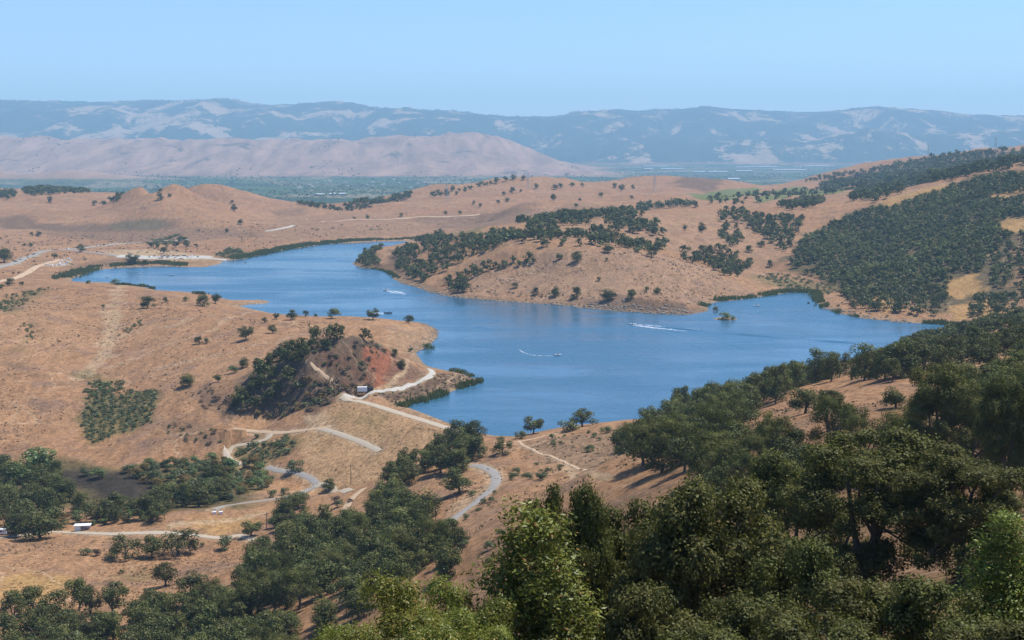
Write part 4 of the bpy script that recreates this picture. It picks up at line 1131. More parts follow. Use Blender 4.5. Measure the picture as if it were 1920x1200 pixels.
def merged(name, label, items, geos, mat):
    if not items: return
    Vs, Qs, o, TV = [], [], 0, []
    for t in items:
        V, Q = (GEO_TINY if geos is GEO_FAR and t['px'] < 14 else geos)[_r.randrange(len(geos))]
        a = _r.uniform(0, 6.283); c, s = math.cos(a), math.sin(a)
        W = np.stack([(V[:, 0] * c - V[:, 1] * s) * t['w'] + t['x'], (V[:, 0] * s + V[:, 1] * c) * t['w'] + t['y'], V[:, 2] * t['h'] + t['z'] - .1], -1)
        Vs.append(W); Qs.append(Q + o); o += len(V); TV.append(np.full(len(V), _r.random(), dtype=np.float32))
    me = np_mesh(name, np.concatenate(Vs), np.concatenate(Qs), [mat])
    me.attributes.new('tree', 'FLOAT', 'POINT').data.foreach_set('value', np.concatenate(TV))
    tag(link(bpy.data.objects.new(name, me)), label, None, None, 'stuff')


oaks = [t for t in TREES if t['kind'] == 'oak']
WORDS = ['first', 'second', 'third', 'fourth', 'fifth', 'sixth', 'seventh', 'eighth', 'ninth', 'tenth', 'eleventh', 'twelfth', 'thirteenth', 'fourteenth', 'fifteenth', 'sixteenth', 'seventeenth', 'eighteenth']


def name_rows(items):
    """labels by row (front to back) and place in the row"""
    items = sorted(items, key=lambda t: t['y'])
    nrow = max(1, min(5, round(len(items) / 9)))
    nrow = max(nrow, math.ceil(len(items) / 18))
    rows = ['front', 'second', 'third', 'fourth', 'fifth', 'sixth', 'seventh', 'eighth']
    per = math.ceil(len(items) / nrow)
    for r_ in range(nrow):
        row = sorted(items[r_ * per:(r_ + 1) * per], key=lambda t: to_px(t['x'], t['y'], t['z'])[0])
        for i, t in enumerate(row):
            noun = 'bush' if t['kind'].startswith('bush') else 'tree'
            gq = t['group'].replace(' green', '').replace(' dry', '').replace(' rust', '').replace(' willow', '')
            adj = {'green': 'green ', 'dry': 'dry brown ', 'rust': 'rusty ', 'willow': 'yellow-green '}.get(t['kind'][5:] if noun == 'bush' else '', '')
            t['label'] = '%s %s%s from left' % (WORDS[i], adj, noun) + (' ' if nrow == 1 else ', %s row ' % rows[r_]) + 'of the ' + gq


for gname in sorted({t['group'] for t in TREES if t['kind'] == 'laurel'}):
    gi = sorted([t for t in TREES if t['kind'] == 'laurel' and t['group'] == gname and not t['off']], key=lambda t: -t['px'])[:80]
    name_rows(gi)
    for t in gi: put_oak(t)
single = [t for t in oaks if t['keep']]
by = {}
for t in oaks:
    if not t['keep'] and not t['off']: by.setdefault(t['group'], []).append(t)
rest = [t for t in TREES if t['off'] and t['kind'] in ('oak', 'laurel')]
for gname, items in sorted(by.items(), key=lambda kv: -np.median([t['px'] for t in kv[1]])):
    if len(single) + len(items) <= 325: name_rows(items); single += items
    else: rest += items
for t in single: put_oak(t)
near_rest = [t for t in rest if t['px'] > 26]
slope = [t for t in rest if t['group'] == 'oaks on the wooded hillside']
penin = [t for t in rest if 'peninsula' in (t['group'] or '') or 'headland' in (t['group'] or '')]
ids = {id(t) for t in slope} | {id(t) for t in penin}
other = [t for t in rest if id(t) not in ids]
lite = lambda t: vnoise(np.array([t['x'] / 60]), np.array([t['y'] / 110]))[0] + _r.uniform(-.12, .12) > .60
sl = [t for t in slope if lite(t)]; slid = {id(t) for t in sl}
merged('oak_woodland', 'closed dark oak woodland covering the steep hillside right of the lake', [t for t in slope if id(t) not in slid], GEO_FAR, L_OAK)
merged('oak_woodland', 'lighter green trees mixed into the woodland on the right hillside', sl, GEO_FAR, L_OAKL)
merged('oak_woodland', 'dark oak woodland on the peninsula across the water', penin, GEO_FAR, L_OAK)
merged('oak_woodland', 'further oaks massed in the remaining far groves of the hills', [t for t in other if t['px'] <= 21], GEO_FAR, L_OAK)
merged('oak_woodland', 'further oaks massed in the remaining nearer groves', [t for t in other if t['px'] > 21], GEO_MID, L_OAK)
bushes = [t for t in TREES if t['kind'].startswith('bush')]
bs = [t for t in bushes if t['keep']]; by = {}; brest = []
for t in bushes:
    if t['off']: brest.append(t)
    elif not t['keep']: by.setdefault(t['group'], []).append(t)
for gname, items in sorted(by.items(), key=lambda kv: -np.median([t['px'] for t in kv[1]])):
    if len(bs) + len(items) <= 280 and np.median([t['px'] for t in items]) > 6: name_rows(items); bs += items
    else: brest += items
for t in bs: put_bush(t)
for key, mat, word in (('green', L_GREEN, 'green'), ('dry', L_DRYB, 'dry brown'), ('rust', L_RUST, 'rusty brown'), ('willow', L_WILLOW, 'yellow-green')):
    merged('scrub', word + ' low scrub massed over banks and gullies', [t for t in brest if t['kind'] == 'bush_' + key], GEO_BUSH, mat)
# ------------------------------------------------------------------ trees of the near hillside, built leaf by leaf
def real_lobes(L, w, h): return L * np.array([w, w, h, w])


def limbs_real(seed, L, rad, fork, twigs): return limbs_geo(seed, L, rad, fork, twigs, 7)


def fore_tree(name, label, cat, D, px, ytop, w, meshes, h0=None, rot=0.0, group=None):
    x = (px - 960) / F_PX * D; z = float(height(x, D)); h = at_d(px, ytop, D)[2] - z
    e = bpy.data.objects.new(name, None); COL.objects.link(e); e.location = (x, D, z - .2); e.rotation_euler = (0, 0, rot)
    (cm, tm, bw, bh) = meshes
    e.scale = (w / bw, w / bw, h / bh)
    mesh_instance('crown', cm, e)
    if tm: mesh_instance('trunk', tm, e)
    tag(e, label, cat, group)
    return e


def bundle(seed, w, h, lobes, n, clump, leaf, mat, aspect, trunk_r, fork, twigs, up=.3, inner=.2, shell=.75):
    L = real_lobes(lobes, w, h)
    c = mesh_of('leaf_crown', crown_geo(seed, L, n, leaf, shell, up, aspect, inner, clump), mat)
    t = mesh_of('branching_trunk', limbs_real(seed + 1, L[:26], trunk_r, fork, twigs), M_BARK) if trunk_r else None
    return (c, t, w, h)


rs = np.random.RandomState
BAY = bundle(901, 6.2, 12.5, lobes_cone(rs(1), 90), 10000, 8, .155, L_BAY, .42, .16, 2.2, 2)
BAY_Y = bundle(903, 5.0, 10.0, lobes_dome(rs(3), 60, z0=.05, z1=.9, spread=.40, rad=(.08, .14)), 9000, 7, .115, L_BAYY, .5, .11, 2.0, 3)
OAK_F = bundle(905, 10.5, 12.5, lobes_dome(rs(5), 60, z0=.22, z1=.92, spread=.43, rad=(.055, .11)), 10200, 8, .148, L_OAKN, .75, .24, 2.6, 3, inner=.25)
OAK_B = bundle(907, 5.5, 7.5, lobes_dome(rs(7), 40, z0=.15, z1=.9, spread=.42, rad=(.07, .13)), 7500, 7, .10, L_OAKN, .75, .10, 1.2, 2)
BRUSH = bundle(909, 2.6, 4.0, lobes_dome(rs(9), 30, z0=.2, z1=.92, spread=.42, rad=(.07, .13)), 3200, 7, .042, L_BRUSH, .5, .03, .6, 1, up=.6)
N = 'bay_tree'
fore_tree(N, 'tall conical bay tree with glossy leaves rising at the bottom centre', 'tree', 45, 1000, 905, 7.8, BAY)
fore_tree(N, 'darker bay tree peeping over the right shoulder of the conical one', 'tree', 62, 1062, 888, 6.0, OAK_F, rot=2.1)
fore_tree(N, 'third bay tree behind, its top just right of the darker one', 'tree', 66, 1130, 925, 6.5, OAK_F, rot=4.0)
fore_tree(N, 'bright green bay tree cut by the right frame edge', 'tree', 46, 1915, 925, 5.5, BAY, rot=1.0)
fore_tree(N, 'yellow-green bay bush left of the tall conical bay tree', 'tree', 39, 755, 1042, 5.0, BAY_Y)
fore_tree(N, 'lower yellow-green bay bush at the bottom edge, left of its neighbour', 'tree', 36, 655, 1108, 4.2, BAY_Y, rot=1.9)
fore_tree(N, 'leafy bay shoot between the yellow-green bush and the conical tree', 'tree', 42, 880, 1075, 4.0, BAY_Y, rot=3.7)
fore_tree(N, 'lowest bay bush at the bottom edge below the oak belt', 'tree', 33, 575, 1160, 3.6, BAY_Y, rot=5.0)
fore_tree(N, 'bay bush at the bottom edge in front of the yellow-green one', 'tree', 33, 800, 1105, 4.0, BAY_Y, rot=2.7)
fore_tree(N, 'small bay bush at the bottom left of the yellow-green one', 'tree', 31, 705, 1135, 3.6, BAY_Y, rot=.6)
fore_tree(N, 'yellow-green bay bush low at the bottom, third from the left', 'tree', 30, 610, 1150, 3.4, BAY_Y, rot=3.1)
fore_tree(N, 'yellow-green bay bush just behind the tallest yellow one, to its left', 'tree', 43, 690, 1078, 4.6, BAY_Y, rot=4.1)
fore_tree(N, 'yellow-green bay bush just behind the tallest yellow one, to its right', 'tree', 44, 828, 1056, 4.6, BAY_Y, rot=5.6)
fore_tree(N, 'young bay at the left foot of the conical bay tree', 'tree', 37, 905, 1090, 3.6, BAY_Y, rot=1.2)
N = 'oak_tree'
fore_tree(N, 'large shaggy oak filling the middle right foreground', 'tree', 60, 1335, 868, 10.5, OAK_F)
fore_tree(N, 'shaggy oak with pale bare branches right of the conical bay tree', 'tree', 64, 1195, 925, 8.5, OAK_F, rot=1.3)
fore_tree(N, 'spreading oak with dark forked limbs in the right foreground', 'tree', 104, 1655, 800, 17, OAK_F, rot=2.6)
fore_tree(N, 'oak right of the forked one, close to the frame edge', 'tree', 98, 1830, 835, 13, OAK_F, rot=3.9)
fore_tree(N, 'oak between the large shaggy oak and the forked one', 'tree', 118, 1510, 835, 13, OAK_F, rot=5.2)
fore_tree(N, 'bright leafy oak towering below the pale meadow at the right', 'tree', 235, 1775, 672, 17, OAK_F, rot=.7)
fore_tree(N, 'oak at the right edge behind the bright leafy one', 'tree', 190, 1915, 700, 13, OAK_F, rot=4.4)
N = 'scrub_oak'
for k, (px, D, yt, w, lab) in enumerate([
    (1245, 44, 1062, 5.6, 'low scrub oak at the bottom, under the large shaggy oak'), (1400, 46, 1080, 6.0, 'low scrub oak right of the one under the shaggy oak'),
    (1490, 56, 985, 6.5, 'rounded scrub oak in front of the forked oak, left side'), (1570, 42, 1072, 6.0, 'rounded scrub oak at the bottom right, below the forked oak'),
    (1700, 44, 1085, 6.0, 'scrub oak in the dark hollow of the bottom right'), (1810, 42, 1062, 5.8, 'scrub oak beside the bright bay at the right edge'), (1640, 34, 1130, 5.0, 'lowest scrub oak of the bottom right mass'),
    (1330, 34, 1135, 4.8, 'lowest scrub oak under the large shaggy oak'), (1880, 33, 1140, 4.6, 'scrub oak in the bottom right corner'), (1480, 33, 1145, 4.6, 'scrub oak at the bottom edge between two lower ones')]):
    fore_tree(N, lab, 'tree', D, px, yt, w, OAK_B, rot=k * 1.1)
for k, (px, D, yt, w, lab) in enumerate([
    (620, 19, 1185, 2.0, 'leftmost olive coyote bush along the bottom edge'), (715, 20, 1168, 2.2, 'second olive coyote bush from the left along the bottom edge'), (800, 21, 1160, 2.3, 'third olive coyote bush from the left along the bottom edge'),
    (885, 20, 1166, 2.2, 'olive coyote bush under the left of the conical bay'), (965, 21, 1160, 2.4, 'olive coyote bush under the conical bay'), (1050, 20, 1172, 2.2, 'olive coyote bush under the right of the conical bay'), (1135, 21, 1182, 2.1, 'rightmost olive coyote bush along the bottom edge')]):
    fore_tree('coyote_bush', lab, 'bush', D, px, yt, w, BRUSH, rot=k * 1.7)
# ------------------------------------------------------------------ plain paints
def paint(name, c, rough=.6, spec=.3, metal=0.0, var=.12):
    k = NT(name)
    tc = k.n('ShaderNodeTexCoord').outputs['Object']
    n = k.noise(tc, 3.0, 4, .6)
    return k.done(k.principled(k.mix(k.math('MULTIPLY', n, var * 2), c, tuple(x * .6 for x in c)), rough, spec, None, metal))


P_WHITE = paint('white_paint', (.78, .78, .76), .45, .4); P_DARK = paint('dark_paint', (.03, .032, .036), .4, .4); P_GLASS = paint('dark_glass', (.015, .02, .025), .1, .6)
P_RUBBER = paint('tyre_rubber', (.02, .02, .02), .85, .1); P_GREY = paint('grey_steel', (.32, .33, .33), .5, .4, .4); P_WOOD = paint('weathered_wood', (.12, .085, .06), .9, .1, 0, .3)
P_CONC = paint('pale_concrete', (.40, .37, .31), .85, .1); P_ROOF = paint('white_sheet_roof', (.74, .75, .75), .5, .3); P_SKIN = paint('skin', (.45, .27, .19), .6, .2); P_SHIRT = paint('shirt_cloth', (.10, .13, .22), .8, .1)
PAINTS = {'white': P_WHITE, 'black': P_DARK, 'silver': paint('silver_paint', (.5, .51, .52), .35, .5, .3), 'red': paint('red_paint', (.30, .03, .025), .35, .5), 'blue': paint('blue_paint', (.03, .07, .20), .35, .5), 'grey': paint('grey_paint', (.16, .165, .17), .35, .5)}
k = NT('road_gravel'); kp = k.n('ShaderNodeNewGeometry').outputs['Position']
P_GRAVEL = k.done(k.principled(k.mix(k.noise(kp, .5, 6, .7), (.30, .245, .175), (.43, .36, .265)), .95, .05))
k = NT('road_asphalt'); kp = k.n('ShaderNodeNewGeometry').outputs['Position']
P_ASPH = k.done(k.principled(k.mix(k.noise(kp, .3, 6, .7), (.20, .18, .155), (.31, .28, .24)), .92, .1))
k = NT('bare_earth_track'); kp = k.n('ShaderNodeNewGeometry').outputs['Position']
P_TRACK = k.done(k.principled(k.mix(k.noise(kp, .5, 6, .7), (.34, .235, .145), (.47, .34, .22)), .95, .05))


def box_geo(x0, x1, y0, y1, z0, z1, taper=0.0, shift=0.0):
    V = []
    for z, t, s in ((z0, 0, 0), (z1, taper, shift)):
        for x, y in ((x0 + t + s, y0 + t * .4), (x1 - t + s, y0 + t * .4), (x1 - t + s, y1 - t * .4), (x0 + t + s, y1 - t * .4)):
            V.append((x, y, z))
    Q = [(0, 3, 2, 1), (4, 5, 6, 7), (0, 1, 5, 4), (1, 2, 6, 5), (2, 3, 7, 6), (3, 0, 4, 7)]
    return np.array(V, float), np.array(Q)


def cyl_geo(axis, c, r, l, n=12):
    d = np.array({'x': (1, 0, 0), 'y': (0, 1, 0), 'z': (0, 0, 1)}[axis], float) * l / 2
    V, Q = tube_geo([np.array(c) - d, np.array(c) - d * .99, np.array(c) + d * .99, np.array(c) + d], [r * .02, r, r, r * .02], n)
    return V, Q


def part(name, geo, mat, parent):
    return mesh_instance(name, np_mesh(name, geo[0], geo[1], [mat]), parent)


def empty(name, loc, rz=0.0, label=None, cat=None, group=None):
    e = bpy.data.objects.new(name, None); COL.objects.link(e); e.location = loc; e.rotation_euler = (0, 0, rz)
    return tag(e, label, cat, group)


def copy_thing(src, loc, rz, label, group=None):
    e = src.copy(); COL.objects.link(e); e.location = loc; e.rotation_euler = (0, 0, rz)
    tag(e, label, None, group)
    for c in src.children:
        d = c.copy(); COL.objects.link(d); d.parent = e
        for c2 in c.children:
            d2 = c2.copy(); COL.objects.link(d2); d2.parent = d
    return e


# ------------------------------------------------------------------ roads and tracks: sheets draped on the land
def spline(P, step):
    P = np.array(P, float); out = []
    n = len(P)
    for i in range(n - 1):
        p0, p1, p2, p3 = P[max(i - 1, 0)], P[i], P[i + 1], P[min(i + 2, n - 1)]
        m = max(int(np.linalg.norm(p2 - p1) / step), 2)
        for t in np.linspace(0, 1, m, endpoint=False):
            out.append(.5 * ((2 * p1) + (-p0 + p2) * t + (2 * p0 - 5 * p1 + 4 * p2 - p3) * t * t + (-p0 + 3 * p1 - 3 * p2 + p3) * t ** 3))
    out.append(P[-1])
    return np.array(out)


def road(name, px, width, mat, label, lift=.14, wob=.25):
    C = spline(wpoly(px), max(width * .6, 2.0))
    T = np.gradient(C, axis=0); T /= np.linalg.norm(T, axis=1, keepdims=True) + 1e-9
    Nn = np.stack([-T[:, 1], T[:, 0]], -1)
    r = np.random.RandomState(int(px[0][0] * 7 + px[0][1]))
    rows = []
    for k in (-.5, -.25, 0, .25, .5):
        q = C + Nn * (width * k + (r.rand(len(C)) - .5)[:, None] * wob * (abs(k) > .4))
        lf = lift * (1 + C[:, 1] / 900.0)
        rows.append(np.stack([q[:, 0], q[:, 1], height(q[:, 0], q[:, 1]) + lf * (1 if abs(k) < .4 else .35)], -1))
    n = len(C); V = np.concatenate(rows); Q = []
    for j in range(4):
        for i in range(n - 1):
            Q.append((j * n + i, j * n + i + 1, (j + 1) * n + i + 1, (j + 1) * n + i))
    return tag(link(bpy.data.objects.new(name, np_mesh(name, V, np.array(Q), [mat], True))), label, None, None, 'structure')


road('road', [(-20,508),(20,495),(45,484),(80,471),(120,468),(150,466),(200,460),(260,455),(330,451),(350,449)], 11, P_ASPH, 'highway curving past the far end of the lake')
road('road', [(130,468),(180,474),(215,479),(240,482)], 8, P_ASPH, 'driveway from the highway to the boat ramp')
road('car_park', [(222,480),(260,482),(300,483),(345,483),(398,483)], 34, P_CONC, 'pale concrete car park above the boat ramp', .2)
road('boat_ramp', [(380,484),(410,486),(425,487.5)], 12, P_CONC, 'concrete boat ramp running into the water', .2)
road('dirt_road', [(-10,530),(30,521),(55,509),(75,498),(95,492),(110,487)], 8, P_TRACK, 'dirt road to the gravel lot left of the cove')
road('road', [(495,434),(520,430),(550,423)], 9, P_CONC, 'pale stretch of country road under the second hill')
road('road', [(600,416),(660,412),(760,409),(860,405),(900,402)], 9, P_TRACK, 'far country road under the central hills')
road('dam_road', [(642,741.5),(700,759),(780,784),(868,811)], 5.4, P_GRAVEL, 'gravel road along the straight dam crest')
road('lane', [(645,742),(690,739),(740,730),(775,721),(800,709),(811,700),(806,692)], 4.0, P_CONC, 'concrete lane from the dam round the low point')
road('track', [(440,804),(480,809),(520,812),(560,808),(600,803),(622,799)], 3.2, P_TRACK, 'pale track crossing below the bluff')
road('track', [(640,729),(614,708),(592,692),(572,680)], 2.2, P_TRACK, 'diagonal bench track cut across the red bluff')
road('track', [(600,803),(640,815),(680,830),(712,846)], 3.6, P_GRAVEL, 'gravel track slanting down the dam face')
road('lane', [(508,813),(498,824),(468,832),(436,838),(425,848),(430,860),(444,868),(456,872)], 3.6, P_GRAVEL, 'narrow lane looping through the thicket below the dam')
road('lane', [(500,876),(522,882),(548,885),(572,892),(590,903),(592,912),(570,922),(545,930),(500,938),(440,946),(400,956)], 3.8, P_ASPH, 'asphalt lane bending round the mound below the dam')
road('lane', [(590,911),(620,915),(655,922)], 5, P_GRAVEL, 'short lane spur beyond the bend')
road('lane', [(-10,1009),(50,1003),(120,998),(200,1001),(290,999),(370,1004),(420,1009),(450,1004),(478,1013)], 3.8, P_GRAVEL, 'gravel lane across the lower left meadow')
road('lane', [(884,872),(912,878),(929,893),(926,912),(902,934),(862,964),(836,984),(815,1000),(800,1016)], 4.2, P_ASPH, 'asphalt lane curving over the near spur')
road('track', [(618,994),(640,965),(656,940),(682,916)], 3.5, P_TRACK, 'earth track between the groves below the spur')
road('footpath', [(972,827),(985,838),(1010,850),(1060,868),(1098,883)], 1.6, P_TRACK, 'footpath winding across the grey spur')
road('footpath', [(930,834),(985,826),(1050,811)], 1.5, P_TRACK, 'footpath along the near shore')

# ------------------------------------------------------------------ things by the dam and the lanes
x, y, z = ground(686, 738)
e = empty('box_truck', (x, y + 1.5, z + .3), math.radians(8), 'white box truck with a dark cab parked at the end of the dam', 'truck')
part('cargo_box', box_geo(-5.2, .6, -1.25, 1.25, .9, 3.6), P_WHITE, e); part('chassis', box_geo(-5.1, 4.4, -.9, .9, .55, .88), P_DARK, e)
c = part('cab', box_geo(1.0, 4.4, -1.15, 1.15, .9, 2.9, .25), P_DARK, e); part('windscreen', box_geo(4.28, 4.36, -.9, .9, 1.9, 2.6), P_GLASS, c)
for wx in (-4, -2.9, 3.2):
    for wy in (-1.05, 1.05): part('wheel', cyl_geo('y', (wx, wy, .45), .48, .3), P_RUBBER, e)
x, y, z = ground(866, 810)
e = empty('valve_house', (x, y, z), .6, 'small grey valve hut at the near end of the dam', 'hut')
part('wall', box_geo(-1.2, 1.2, -1.0, 1.0, 0, 2.3), P_CONC, e); part('roof', box_geo(-1.4, 1.4, -1.2, 1.2, 2.3, 2.5), P_ROOF, e); part('door', box_geo(-.4, .4, -1.04, -1.0, 0, 1.9), P_GREY, e)
for i, (px, py, lab) in enumerate([(675,749,'first thin post along the dam road, beside the truck'), (697,757,'second thin post along the dam road from the truck'), (765,778,'thin post midway along the dam road'), (808,792,'thin post past the middle of the dam road'), (846,805,'last thin post on the dam road before the hut')]):
    x, y, z = ground(px, py)
    e = empty('marker_post', (x, y, z), 0, lab, 'post', 'posts along the dam road'); part('shaft', tube_geo([(0, 0, -.3), (0, 0, 1.4), (.02, 0, 2.6)], [.07, .06, .05], 6), P_WOOD, e); part('cap', box_geo(-.08, .08, -.08, .08, 2.6, 2.7), P_GREY, e)


def utility_pole(px, py, h, label, arm=1.2):
    x, y, z = ground(px, py)
    e = empty('utility_pole', (x, y, z), .5, label, 'pole', 'wooden utility poles')
    part('shaft', tube_geo([(0, 0, -.5), (.03, 0, h * .5), (0, .02, h)], [.17, .14, .10], 8), P_WOOD, e)
    a = part('crossarm', box_geo(-arm, arm, -.07, .07, h - .7, h - .5), P_WOOD, e)
    for s in (-.9, -.4, .4, .9): part('insulator', tube_geo([(s * arm, 0, h - .5), (s * arm, 0, h - .25)], [.06, .04], 6), P_GREY, a)


utility_pole(658,908,10,'utility pole on the grass below the dam face'); utility_pole(817,985,10,'utility pole beside the lane on the near spur'); utility_pole(1550,828,8.5,'utility pole among the oaks of the bare right clearing'); utility_pole(308,975,7,'short utility pole on the knoll above the lower lane'); utility_pole(500,993,7.5,'utility pole between the lower groves')

x, y, z = ground(155, 994)
e = empty('shed', (x, y, z), .12, 'long white-roofed open shed beside the lower lane', 'shed')
part('wall', box_geo(-3.2, -.6, -1.4, 1.6, 0, 2.3), P_WHITE, e); part('back_wall', box_geo(-.6, 3.2, 1.5, 1.6, 0, 2.3), P_WHITE, e); part('roof', box_geo(-3.6, 3.6, -1.9, 1.9, 2.3, 2.55, 0, .1), P_ROOF, e)
for s in (-.4, 1.4, 3.1): part('post', box_geo(s - .06, s + .06, -1.5, -1.38, 0, 2.3), P_GREY, e)
x, y, z = ground(3, 1003)
e = empty('trailer', (x, y, z), 0, 'white trailer half hidden by the huge oak at the left edge', 'trailer')
part('body', box_geo(-2.6, 2.6, -1.1, 1.1, .6, 2.8), P_WHITE, e); part('window', box_geo(-.6, .8, -1.13, -1.1, 1.5, 2.2), P_GLASS, e)
for s in (-1, .2): part('wheel', cyl_geo('y', (s, -1.0, .38), .38, .25), P_RUBBER, e)
for px, lab in ((402, 'left of two white boxes on the knoll above the lower lane'), (414, 'right of two white boxes on the knoll above the lower lane')):
    x, y, z = ground(px, 964)
    e = empty('white_box', (x, y, z), .2, lab, 'box', 'white boxes on the knoll'); part('body', box_geo(-.8, .8, -.6, .6, 0, 1.1), P_WHITE, e); part('lid', box_geo(-.86, .86, -.66, .66, 1.1, 1.2), P_ROOF, e)

# ------------------------------------------------------------------ parked cars, trailers
def make_car(x, y, z, rz, col, label, group):
    e = empty('parked_car', (x, y, z), rz, label, 'car', group)
    part('body', join([box_geo(-2.2, 2.2, -.88, .88, .35, .95, .05), box_geo(-1.5, 1.0, -.8, .8, .95, 1.5, .32)]), PAINTS[col], e)
    part('window', join([box_geo(-1.3, .85, -.815, -.805, 1.0, 1.35), box_geo(-1.3, .85, .805, .815, 1.0, 1.35)]), P_GLASS, e)
    for wx in (-1.4, 1.4):
        for wy in (-.8, .8): part('wheel', cyl_geo('y', (wx, wy, .34), .34, .22, 10), P_RUBBER, e)
    return e


ordn = ['first', 'second', 'third', 'fourth', 'fifth', 'sixth', 'seventh', 'eighth', 'ninth', 'tenth', 'eleventh', 'twelfth', 'thirteenth', 'fourteenth', 'fifteenth', 'sixteenth', 'seventeenth', 'eighteenth', 'nineteenth', 'twentieth']
protos = {}
cols = ['white', 'black', 'silver', 'white', 'grey', 'white', 'blue', 'black', 'silver', 'white', 'red', 'white', 'grey', 'white', 'black', 'silver', 'white', 'blue']
spots = [(243,480.2),(252,483.5),(262,482),(281,483.2),(290,481.5),(297,484),(304,482),(309,480.8),(314,484),(320,482),(325,480.5),(329,483.8),(334,481.6),(339,483),(346,481),(352,483.4),(360,481.2),(371,482.6)]
for i, ((px, py), c_) in enumerate(zip(spots, cols)):
    x, y, z = ground(px, py); z = float(height(x, y)) + .62
    lab = '%s vehicle from the left in the car park, %s' % (ordn[i], c_)
    rz = rnd.uniform(-.5, .5) + (1.3 if i % 3 else 0)
    protos[c_] = make_car(x, y, z, rz, c_, lab, 'cars in the boat ramp car park') if c_ not in protos else copy_thing(protos[c_], (x, y, z), rz, lab)
for px, py, c_, lab in ((29,491.5,'black','black car on the highway nearest the left edge'), (38,487.6,'silver','silver car close behind the black one on the highway'), (63,478,'grey','grey car in the highway bend'), (105,469.3,'red','red car on the straight of the highway'), (127,467.5,'white','white car at the boat ramp turnoff'), (183,462,'white','white car past the round tree on the highway')):
    x, y, z = ground(px, py); z = float(height(x, y)) + .5
    o = copy_thing(protos[c_], (x, y, z), math.atan2(1, -2) if px > 100 else 1.0, lab, 'cars on the highway')
wb = None
for i, (px, py) in enumerate([(86,497),(93,498),(98,497.5),(104,498),(110,497),(115,498),(120,497),(124,495),(118,493.5),(112,494),(127,492),(133,488),(126,486),(121,487),(116,488.2),(130,485)]):
    x, y, z = ground(px, py)
    lab = 'small white object standing in the rows on the gravel lot'
    if wb is None:
        wb = empty('white_box', (x, y, z), .3, lab, 'box', 'white objects on the gravel lot'); part('body', box_geo(-1.6, 1.6, -.8, .8, 0, 1.3, .2), P_WHITE, wb); part('lid', box_geo(-1.3, 1.3, -.6, .6, 1.3, 1.45), P_ROOF, wb)
    else: copy_thing(wb, (x, y, z), rnd.uniform(0, 3), lab)

# ------------------------------------------------------------------ boats, wakes, buoy
def hull_geo(L, B, H):
    st = [(-.5, .85, 0), (-.2, 1, .0), (.15, .92, .02), (.36, .6, .1), (.5, .03, .28)]
    V = []
    for t, b_, k in st:
        w_ = B / 2 * b_
        V += [(t * L, 0, -.35 + k * H), (t * L, w_ * .8, -.05 + k * H * .8), (t * L, w_, H + k * H * .5), (t * L, w_ * .8, H * 1.02 + k * H * .5), (t * L, -w_ * .8, H * 1.02 + k * H * .5), (t * L, -w_, H + k * H * .5), (t * L, -w_ * .8, -.05 + k * H * .8)]
    Q = []
    for i in range(len(st) - 1):
        for j in range(7): Q.append((i * 7 + j, i * 7 + (j + 1) % 7, (i + 1) * 7 + (j + 1) % 7, (i + 1) * 7 + j))
    Q += [(0, 1, 2, 3), (0, 3, 4, 5), (0, 5, 6, 0)]
    return np.array(V, float), np.array([q for q in Q if len(set(q)) == 4])


def boat(px, py, heading, L, label, dark=False, person=True):
    x, y, z = at_z(px, py, 0)
    e = empty('motorboat', (x, y, .12), heading, label, 'boat', 'boats on the lake')
    h = part('hull', hull_geo(L, L * .36, .75), P_DARK if dark else P_WHITE, e)
    part('windshield', box_geo(L * .02, L * .12, -L * .13, L * .13, .8, 1.35, .1), P_GLASS, e)
    part('seat', box_geo(-L * .25, -L * .12, -L * .13, L * .13, .78, 1.15), P_GREY, e)
    part('outboard_motor', join([box_geo(-L * .56, -L * .48, -.2, .2, .55, 1.35), box_geo(-L * .53, -L * .5, -.06, .06, -.4, .55)]), P_DARK, e)
    if person:
        p = mesh_instance('person', person_mesh()); p.location = (x, y, .12 + .62); p.rotation_euler = (0, 0, heading)
        tag(p, 'person aboard the ' + ' '.join(label.split(',')[0].split()[:9]), 'person')
    return e


_pm = []


def person_mesh():
    if not _pm:
        bm = bmesh.new()
        pts = [(0, 0, .55, .16), (0, 0, .85, .15), (0, 0, 1.15, .17), (0, 0, 1.28, .06), (0, 0, 1.42, .10), (0, 0, 1.55, .08), (.25, .1, .52, .09), (.3, .1, .05, .06), (.25, -.1, .52, .09), (.3, -.1, .05, .06), (.05, .22, 1.12, .06), (.2, .26, .9, .045), (.4, .18, .95, .04), (.05, -.22, 1.12, .06), (.2, -.26, .9, .045), (.4, -.18, .95, .04)]
        ed = [(0, 1), (1, 2), (2, 3), (3, 4), (4, 5), (0, 6), (6, 7), (0, 8), (8, 9), (2, 10), (10, 11), (11, 12), (2, 13), (13, 14), (14, 15)]
        me = bpy.data.meshes.new('person'); me.from_pydata([p[:3] for p in pts], ed, [])
        o = bpy.data.objects.new('tmp', me); COL.objects.link(o)
        m = o.modifiers.new('s', 'SKIN')
        for i, p in enumerate(pts): me.skin_vertices[0].data[i].radius = (p[3], p[3])
        me.skin_vertices[0].data[0].use_root = True
        o.modifiers.new('d', 'SUBSURF').levels = 1
        dg = bpy.context.evaluated_depsgraph_get()
        nm = bpy.data.meshes.new_from_object(o.evaluated_get(dg))
        bpy.data.objects.remove(o)
        nm.materials.clear(); nm.materials.append(P_SHIRT); nm.materials.append(P_SKIN)
        for f in nm.polygons:
            f.use_smooth = True
            if f.center.z > 1.3 or (f.center.x > .3 and f.center.z > .85): f.material_index = 1
        _pm.append(nm)
    return _pm[0]


